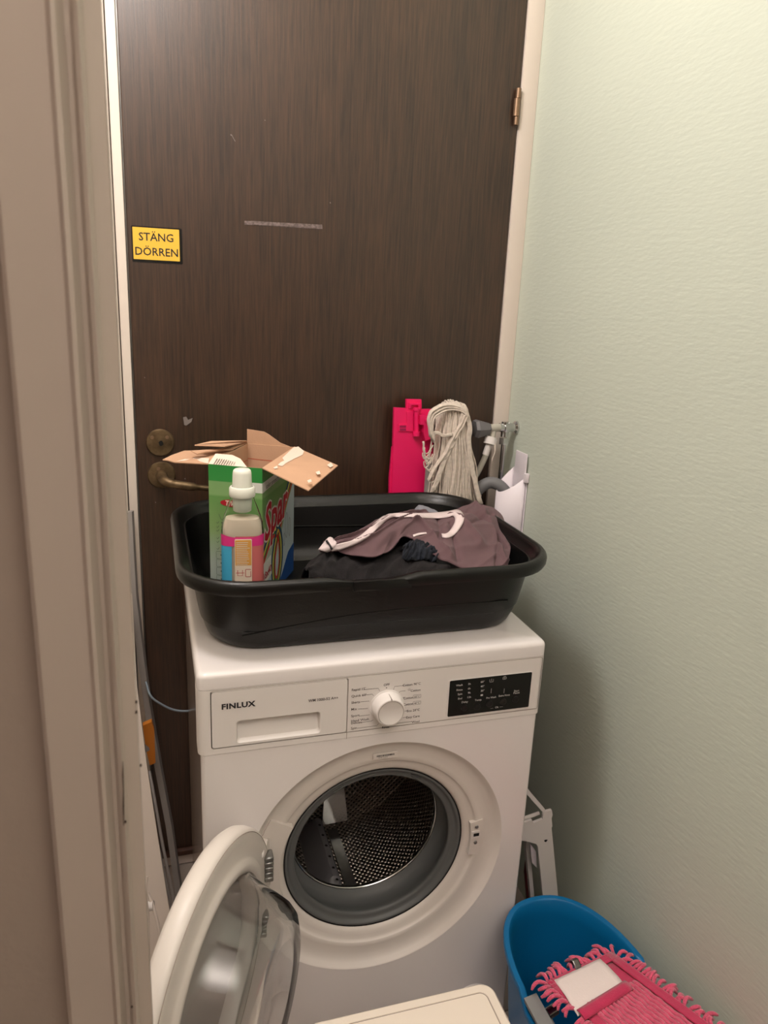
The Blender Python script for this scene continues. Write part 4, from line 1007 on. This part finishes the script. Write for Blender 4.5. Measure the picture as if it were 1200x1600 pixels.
kb.add([p for l in K for p in l], [(i*6+j, i*6+(j+1) % 6, (i+1)*6+(j+1) % 6, (i+1)*6+j) for i in range(3) for j in range(6)]+[tuple(range(6)), tuple(18+j for j in range(6))])
build('tap_knob', kb, 'grey_plastic', tp_, smooth=0)
build('pipe_nut', MB().cyl((WX-.030, TY, tzc-.024), (WX-.030, TY, tzc-.040), .0125, 6), 'chrome', tp_, smooth=0)
build('copper_pipe', MB().cyl((WX-.030, TY, tzc-.03), (WX-.034, TY+.004, .30), .0062, 16), 'chrome', tp_)
oa = at(764, 676, 1, TY); 
build('tap_outlet', MB().cyl((WX-.060, TY, tzc-.004), (WX-.066, TY-.006, tzc-.026), .0075, 18), 'white_hose', tp_)
n0 = Vector((WX-.068, TY-.008, tzc-.024))
hs = empty('inlet_hose', (WX-.09, TY-.01, .9), 'pale grey water hose screwed onto the tap by its white nut', 'hose')
build('hose_nut', MB().cyl(n0, n0+Vector((-.004, -.002, -.014)), .015, 12).cyl(n0+Vector((.001, 0, .004)), n0, .012, 20), 'white_plastic', hs, smooth=35)
build('hose_tube', MB().tube(spline([n0+Vector((-.004, -.002, -.012)), n0+Vector((-.010, 0, -.04)), n0+Vector((-.022, .004, -.075)), n0+Vector((-.040, .006, -.12)), n0+Vector((-.045, .008, -.2)), n0+Vector((-.04, .008, -.45))], 6), .0068, 14), 'white_hose', hs)
build('hose_ferrule', MB().cyl(n0+Vector((-.005, -.001, -.015)), n0+Vector((-.0115, 0, -.040)), .0078, 16), 'white_plastic', hs)
build('rag_thread', MB().tube(spline([n0+Vector((.004, -.012, -.008)), n0+Vector((.006, -.014, -.03)), n0+Vector((.001, -.013, -.048)), n0+Vector((.004, -.013, -.058))], 6), [.0024]*6+[.0016]*8+[.0008]*5, 8), 'mop', hs)
# white pocket
pc = empty('drain_pocket', (WX-.02, .50, .86), 'white plastic holder hung on the green wall beside the tap', 'holder')
PY = .515; k = 22; mb = MB(); rows = []
ztop_ = at(775, 770, 1, .53).z
for i in range(2):
    row = []
    for j in range(k+1):
        a = PI/2+PI*j/k      # half round bulging away from the wall, cut slanting at the top
        dx = math.cos(a); dy = math.sin(a)
        X_ = WX-.006+.056*dx; Y_ = PY+.032*dy
        row.append((X_, Y_, .80 if i == 0 else (.985+.045*(1+dx)+.006*dy)))
    rows.append(row)
pk_ = build('pocket_shell', MB().grid(rows), 'pure_white', pc, smooth=60); solidify(pk_, .0022)
build('pocket_back', MB().box((WX-.004, PY-.034, .80), (WX-.001, PY+.034, 1.03), .001), 'pure_white', pc)
build('pocket_bottom', MB().box((WX-.045, PY-.028, .80), (WX-.002, PY+.028, .803)), 'pure_white', pc)
build('pocket_strap', MB().box((WX-.0085, PY-.030, .99), (WX-.005, PY+.026, 1.078), .0012, 2), 'pure_white', pc)
build('strap_clip', MB().box((WX-.012, PY-.040, 1.012), (WX-.001, PY-.030, 1.034), .0015, 2), 'pure_white', pc)
build('pocket_hole', MB().cyl((WX-.0050, PY-.002, 1.026), (WX-.0042, PY-.002, 1.026), .005, 14), 'dark_hole', pc)
dh = MB(); P_ = spline([(.66, .56, .80), (.668, .555, .90), (.682, .548, .968), (.712, .535, 1.000), (.742, .522, .990), (.757, .516, .955), (.760, .516, .86)], 16)
dh.tube(P_, [.0135+(.0011 if i % 2 else 0) for i in range(len(P_))], 20)
tag(build('drain_hose', dh, 'grey_hose', smooth=60), 'grey corrugated drain hose looping into the white holder', 'hose')

# ------------------------------------------------------------------ leaning things at the left
# flat white board (folded ironing-board shape) with metal stand and orange clip
ib = empty('ironing_board', (-.10, .33, .02), 'cream folded ironing board leaning at the left of the washing machine', 'ironing board')
def edge3(pts_, y0, y1):
    k = len(pts_); return [at(a, b, 1, y0+(y1-y0)*i/(k-1)) for i, (a, b) in enumerate(pts_)]
E_ = edge3([(206, 930), (214, 1071), (229, 1193), (247, 1311), (265, 1424), (285, 1545)], .50, .27)
mb = MB(); vs = []
for p in E_: vs += [p, p+Vector((-.075, .004, 0)), p+Vector((-.075, .014, 0)), p+Vector((0, .010, 0))]
mb.add(vs, [(i*4+j, i*4+(j+1) % 4, (i+1)*4+(j+1) % 4, (i+1)*4+j) for i in range(len(E_)-1) for j in range(4)]+[(0, 1, 2, 3), (20, 21, 22, 23)])
build('board', mb, 'white_paint', ib, smooth=30)
T1 = edge3([(233, 1205), (238, 1230), (246, 1275), (254, 1320), (273, 1411), (292, 1500)], .44, .33)
T2 = [p+Vector((-.009, 0, 0)) for p in T1]
build('stand_tube', MB().tube(T1, .0035, 10), 'alu', ib); build('stand_tube', MB().tube(T2, .0035, 10), 'alu', ib)
build('stand_bracket', MB().tube(edge3([(231, 1395), (238, 1412), (246, 1440), (253, 1480)], .22, .18), .0035, 8).tube(edge3([(229, 1370), (227, 1400), (231, 1430), (232, 1500)], .22, .18), .003, 8), 'white_paint', ib)
kn_ = at(235, 1415, 1, .21); build('stand_foot', MB().cyl(kn_+Vector((-.012, 0, 0)), kn_+Vector((.006, -.004, .003)), .009, 16), 'white_plastic', ib)
ap = empty('metal_pole', (-.02, .5, .02), 'grey square metal pole with an orange clip leaning against the door frame', 'pole')
PL = edge3([(206, 800), (209, 860), (213, 930), (220, 992), (234, 1100), (251, 1200), (268, 1290), (280, 1375), (290, 1450)], .575, .48)
vs = []
for p in PL: vs += [p+Vector((-.013, 0, 0)), p+Vector((.0, 0, 0)), p+Vector((.004, .012, 0)), p+Vector((-.009, .012, 0))]
build('pole', MB().add(vs, [(i*4+j, i*4+(j+1) % 4, (i+1)*4+(j+1) % 4, (i+1)*4+j) for i in range(len(PL)-1) for j in range(4)]+[(0, 1, 2, 3), (32, 33, 34, 35)]), 'alu', ap, smooth=20)
oc = [at(a, b, 1, .475) for a, b in ((223, 1134), (237, 1128), (241, 1140), (243, 1192), (234, 1196), (228, 1170))]
occ = build('orange_clip', MB().prism([(p.x, p.z) for p in oc], FY(0, .489, 0), 0, .014), 'orange', ap, smooth=0); subsurf
oh = [at(a, b, 1, .475) for a, b in ((226, 1162), (233, 1168), (234, 1172), (227, 1176))]
build('clip_hole', MB().prism([(p.x, p.z) for p in oh], FY(0, .489, 0), .0142, .0146), 'alu', occ, smooth=0)
cbp = [at(a, b, 1, .50) for a, b in ((228, 1076), (236, 1088), (255, 1102), (275, 1110), (300, 1110), (320, 1100))]
cbp[0].y = .53; cbp[-1].y = .505
tag(build('power_cable', MB().tube(spline(cbp, 6), .0024, 10), 'cable'), 'pale blue-grey cable sagging in front of the brown door beside the washing machine', 'cable')

# ------------------------------------------------------------------ white folded stool between washer and right wall
st_ = empty('folding_stool', (.70, .12, 0), 'white folded metal stool squeezed between the washing machine and the green wall', 'stool')
SY = .10
def Q(zx, zy, y=SY): q = at(760+zx/6, 1220+zy/6, 1, y); return (q.x, q.z)
slot = [Q(385, 555), Q(455, 575), Q(470, 600), Q(520, 1080), Q(528, 1300), Q(430, 1300)]
side = [Q(415, 350), Q(430, 378), Q(515, 345), Q(520, 300), Q(545, 272), Q(600, 258), Q(608, 300), Q(598, 335), Q(606, 410), Q(598, 420), Q(662, 1090), Q(690, 1500), Q(545, 1500), Q(520, 1080), Q(470, 600), Q(455, 575), Q(385, 555), Q(300, 540), Q(300, 385), Q(360, 370)]
build('side_panel', MB().prism(side, FY(0, SY, 0), 0, .006), 'white_plastic', st_, smooth=0)
build('seat_bar', MB().prism([Q(350, 20), Q(430, 128), Q(550, 268), Q(528, 292), Q(430, 185), Q(350, 90)], FY(0, SY+.01, 0), 0, .012), 'white_plastic', st_, smooth=0)
build('inner_bar', MB().prism([Q(375, 560, SY+.03), Q(405, 590, SY+.03), Q(470, 1300, SY+.03), Q(435, 1300, SY+.03), Q(372, 640, SY+.03)], FY(0, SY+.04, 0), 0, .01), 'white_plastic', st_, smooth=0)
build('white_tag', MB().prism([Q(410, 590, SY+.01), Q(466, 660, SY+.01), Q(476, 820, SY+.01), Q(428, 770, SY+.01)], FY(0, SY+.012, 0), 0, .002), 'pure_white', st_, smooth=0)
build('red_bar', MB().prism([Q(a_, b_, SY+.05) for a_, b_ in ((370, 680), (395, 700), (430, 1200), (380, 1200), (350, 850))], FY(0, SY+.05, 0), 0, .008), mat('dark_red_plastic', (92, 16, 26), .5), st_, smooth=0)
build('hole', MB().prism([Q(528, 540), Q(545, 532), Q(560, 535), Q(545, 555), Q(532, 552)], FY(0, SY, 0), .006, .0066), 'dark_hole', st_, smooth=0)
build('cross_bar', MB().tube([Q3 for Q3 in (Vector((Q(395, 350)[0]-.05, SY+.01, Q(395, 350)[1]-.018)), Vector((Q(515, 330)[0], SY+.01, Q(515, 330)[1])))], .004, 8), 'white_plastic', st_)
build('rear_leg', MB().box((.63, SY+.05, .01), (.645, SY+.065, .44), .003), 'white_plastic', st_)
build('lower_leg', MB().box((Q(690, 1500)[0]-.03, SY-.004, .0065), (Q(690, 1500)[0], SY+.004, Q(690, 1500)[1]+.01), .002), 'white_plastic', st_)

# ------------------------------------------------------------------ blue mop bucket
bu = empty('mop_bucket', (.63, -.2, .007), 'blue oval mop bucket with grey wringer by the green wall', 'bucket')
BCX, BY1 = .632, -.006
def bl(w_, y1, y0, z, nend=22, pw=2.3):
    """oval: round far end, tapered near end, half width w_"""
    out = []; cy = (y1+y0)/2; L2 = (y1-y0)/2
    for i in range(64):
        a = 2*PI*i/64; c, s_ = math.cos(a), math.sin(a)
        out.append((BCX+.004*0+math.copysign(abs(c)**(2/pw), c)*w_, cy+math.copysign(abs(s_)**(2/pw), s_)*L2, z))
    return out
BH = .30
def wavez(L_, amp=1):   # rim is higher at the far half, steps down where the wringer sits
    return [(x, y, z-(.022*amp if y < -.198 else 0)) for x, y, z in L_]
bb = MB()
Lp = [bl(.085, -.06, -.36, .0075), bl(.090, -.05, -.37, .012), bl(.105, -.028, -.39, .15), bl(.113, -.012, -.405, BH-.03),
      wavez(bl(.115, -.010, -.408, BH-.012)), wavez(bl(.123, -.001, -.416, BH-.012)), wavez(bl(.124, 0, -.417, BH-.003)), wavez(bl(.1225, -.002, -.415, BH)), wavez(bl(.114, -.010, -.407, BH)), wavez(bl(.1115, -.013, -.404, BH-.003)),
      bl(.109, -.016, -.402, BH-.035), bl(.102, -.031, -.387, .15), bl(.087, -.053, -.367, .015), bl(.05, -.1, -.3, .0145)]
Lp = [[(x, y+.004, z) for x, y, z in l] for l in Lp]
loops(bb, Lp); bb.f.append(tuple(range(63, -1, -1))); bb.f.append(tuple((len(Lp)-1)*64+j for j in range(64)))
build('bucket_body', bb, 'blue_bucket', bu, smooth=45)
# wringer insert on the near half
wr = MB()
for sd in (-1, 1):
    P_ = []
    for (yy, w_, z_) in ((-.198, .121, BH-.004), (-.26, .118, BH-.010), (-.31, .113, BH-.016), (-.36, .098, BH-.02), (-.395, .07, BH-.02)):
        P_.append((BCX+sd*w_, yy, z_))
    vs = []
    for x, y, z in P_: vs += [(x+.004*sd, y, z+.006), (x-.020*sd, y+.002, z+.008), (x-.036*sd, y+.004, z-.030), (x-.036*sd, y+.004, z-.034), (x+.002*sd, y, z-.004)]
    wr.add(vs, [(i*5+j, i*5+(j+1) % 5, (i+1)*5+(j+1) % 5, (i+1)*5+j) for i in range(4) for j in range(5)]+[(0, 1, 2, 3, 4), (20, 21, 22, 23, 24)])
wro = build('wringer', wr, 'wringer', bu, smooth=35)
cn = []
for i in range(9):
    y = -.205-.165*i/8
    cn.append([(BCX-.084+.0*i, y, BH-.03), (BCX-.07, y, BH-.075), (BCX-.03, y, BH-.11), (BCX+.03, y, BH-.11), (BCX+.07, y, BH-.075), (BCX+.084, y, BH-.03)])
b_o = build('wringer_basket', MB().grid(cn), 'wringer', bu, smooth=50); solidify(b_o, .003)
build('wringer_pivot', MB().cyl((BCX-.088, -.212, BH-.028), (BCX-.068, -.206, BH-.028), .010, 20), 'chrome', bu)

# ------------------------------------------------------------------ pink mop pad lying in the bucket
pz = .318
def onpad(px, py, dz=0):
    """pad plane: slopes up a little towards the camera"""
    n_ = Vector((.0, .22, 1)).normalized(); p0 = Vector((.6, -.2, pz+dz)); v = FW + RT*((px-600)/FPX) + DN*((py-800)/FPX)
    return CAM + v*((p0-CAM).dot(n_)/v.dot(n_))
pdd = empty('mop_pad', (.62, -.27, .30), 'pink chenille mop pad with white pocket lying across the blue bucket', 'mop pad')
c00, c10, c01 = onpad(853, 1536), onpad(956, 1489), onpad(905, 1610)
uu = (c10-c00); PWID = uu.length; uu.normalize(); nn_ = Vector((.0, .22, 1)).normalized(); vv_ = nn_.cross(uu).normalized()
if vv_.y > 0: vv_ = -vv_
PLEN = .30; FPd = frame(c00, uu, vv_, nn_)
def pad2(px, py):
    q = onpad(px, py)-c00; return (q.dot(uu), q.dot(vv_))
bd = MB()
def slab(x0, y0, x1, y1, h0, h1, wob=.0008):
    rows = []
    for j in range(9):
        rows.append([FPd @ Vector((x0+(x1-x0)*i/8, y0+(y1-y0)*j/8, h1+wob*noise.noise(Vector((i*.9, j*.9, x0*90))))) for i in range(9)])
    m_ = MB().grid(rows); return m_
bw = .018
for (a, b, c, d) in ((0, 0, PWID, bw), (0, 0, bw, PLEN), (PWID-bw, 0, PWID, PLEN), (bw, PLEN-bw, PWID-bw, PLEN)):
    o_ = build('pad_border', slab(a, b, c, d, 0, .0035), 'pad_pink', pdd, smooth=180); solidify(o_, .003)
o_ = build('pad_backing', slab(0, 0, PWID, PLEN, 0, -.002), 'pad_pink', pdd, smooth=180); solidify(o_, .003)
w4 = [pad2(866, 1535), pad2(937, 1501), pad2(978, 1544), pad2(903, 1591)]
q4 = [FPd @ Vector((a, b, .0045)) for a, b in w4]
rows = [[q4[0].lerp(q4[1], i/10).lerp(q4[3].lerp(q4[2], i/10), j/10)+nn_*(.0022*math.sin(PI*j/10)+.001*noise.noise(Vector((i*.5, j*.5, 1)))) for i in range(11)] for j in range(11)]
o_ = build('pad_pocket', MB().grid(rows), 'pad_white', pdd, smooth=180); solidify(o_, .002); o_['label'] = 'white fabric pocket'
hm = [[q4[3].lerp(q4[2], i/10)+nn_*h_+vv_*d_+uu*.0 for i in range(11)] for d_, h_ in ((-.003, .0078), (.004, .0090), (.011, .0075), (.0165, .0035))]
o_ = build('pocket_hem', MB().grid(hm), 'pad_pink', pdd, smooth=180); solidify(o_, .002)
# chenille rows under the pocket
yh = max(w4[2][1], w4[3][1]); ch = MB(); random.seed(5)
k = 0; x = bw+.004
while x < PWID-bw-.001:
    pts_ = []
    y = w4[3][1]-.012
    while y < PLEN-bw: pts_.append(FPd @ Vector((x+.0008*math.sin(y*160+k), y, .0032))); y += .006
    ch.tube(pts_, [.0040*(1+.16*math.sin(i*1.7+k)) for i in range(len(pts_))], 7); x += .0086; k += 1
build('chenille_rows', ch, 'chenille', pdd, smooth=180)['kind'] = 'stuff'
# fringe: each noodle its own part
def noodle(p, d, L__, droop, curl):
    pts_ = []
    for i in range(7):
        t_ = i/6; q = p+d*(L__*t_)+nn_*(.006*math.sin(t_*PI)-droop*t_*t_)+d.cross(nn_)*(curl*math.sin(t_*2.6))
        pts_.append(q)
    return MB().tube(pts_, [.0026, .0031, .0033, .0033, .0033, .0030, .0020], 8)
tt = 0
def fringe(a, b, out, cnt):
    for i in range(cnt):
        t_ = (i+.5)/cnt; p = FPd @ Vector((a[0]+(b[0]-a[0])*t_, a[1]+(b[1]-a[1])*t_, 0.0)); 
        d = (uu*out[0]+vv_*out[1]+uu*random.uniform(-.45, .45)+vv_*random.uniform(-.45, .45)).normalized()
        build('chenille_noodle', noodle(p, d, random.uniform(.020, .032), random.uniform(-.004, .010), random.uniform(-.008, .008)), 'chenille', pdd, smooth=180)
fringe((0, 0), (PWID, 0), (-.15, -1), 17)
fringe((0, 0), (0, .075), (-1, -.1), 10)
fringe((0, .08), (0, PLEN), (-1, .1), 22)
fringe((PWID, 0), (PWID, PLEN), (1, -.1), 34)
# small metal clip on the pad edge
ck = MB(); c_ = onpad(898, 1512); rows = []
for (a, h_) in ((-.006, .001), (-.007, .008), (-.004, .014), (.002, .015), (.006, .010), (.010, .004)):
    rows.append([c_+vv_*a+uu*(b*.0065)+nn_*h_ for b in (-1, -.5, 0, .5, 1)])
ck.grid(rows); o_ = build('metal_clip', ck, 'dull_metal', smooth=50); solidify(o_, .001)
tag(o_, 'small silver metal clip on the edge of the pink mop pad', 'clip')

# ------------------------------------------------------------------ white bin in front of the washer
bz = .38
bn = empty('lidded_bin', (.29, -.36, 0.006), 'cream white bin with flat grooved lid in front of the washing machine', 'bin')
bx0, bx1, by0, by1 = .128, .431, -.505, -.216
lb = MB()
def rl(i, z, r=.022): return [(p[0], p[1], z) for p in rrect(bx0+i, by0+i, bx1-i, by1-i, max(.004, r-i*.6), 7)]
loops(lb, [rl(.004, bz-.022), rl(0, bz-.018), rl(0, bz-.007), rl(.0012, bz-.0025), rl(.004, bz), rl(.0158, bz), rl(.0165, bz-.0018), rl(.0176, bz-.0018), rl(.0183, bz), rl(.06, bz)])
kk = len(lb.v)//len(rl(0, 0)); nl = len(rl(0, 0)); lb.f.append(tuple((kk-1)*nl+j for j in range(nl))); lb.f.append(tuple(range(nl)))
ldd = build('bin_lid', lb, 'bin', bn, smooth=35)
gm = MB(); stroke(gm, [(p[0], p[1]) for p in rl(.017, 0)]+[rl(.017, 0)[0][:2]], .0016, frame((0, 0, bz), (1, 0, 0), (0, 1, 0), (0, 0, 1)), -.0010); build('lid_groove', gm, 'groove', ldd, smooth=0)
lb = MB(); loops(lb, [rl(.03, .0065), rl(.028, .012), rl(.01, bz-.03), rl(.008, bz-.022)]); lb.f.append(tuple(range(nl)))
build('bin_body', lb, 'bin', bn, smooth=35)
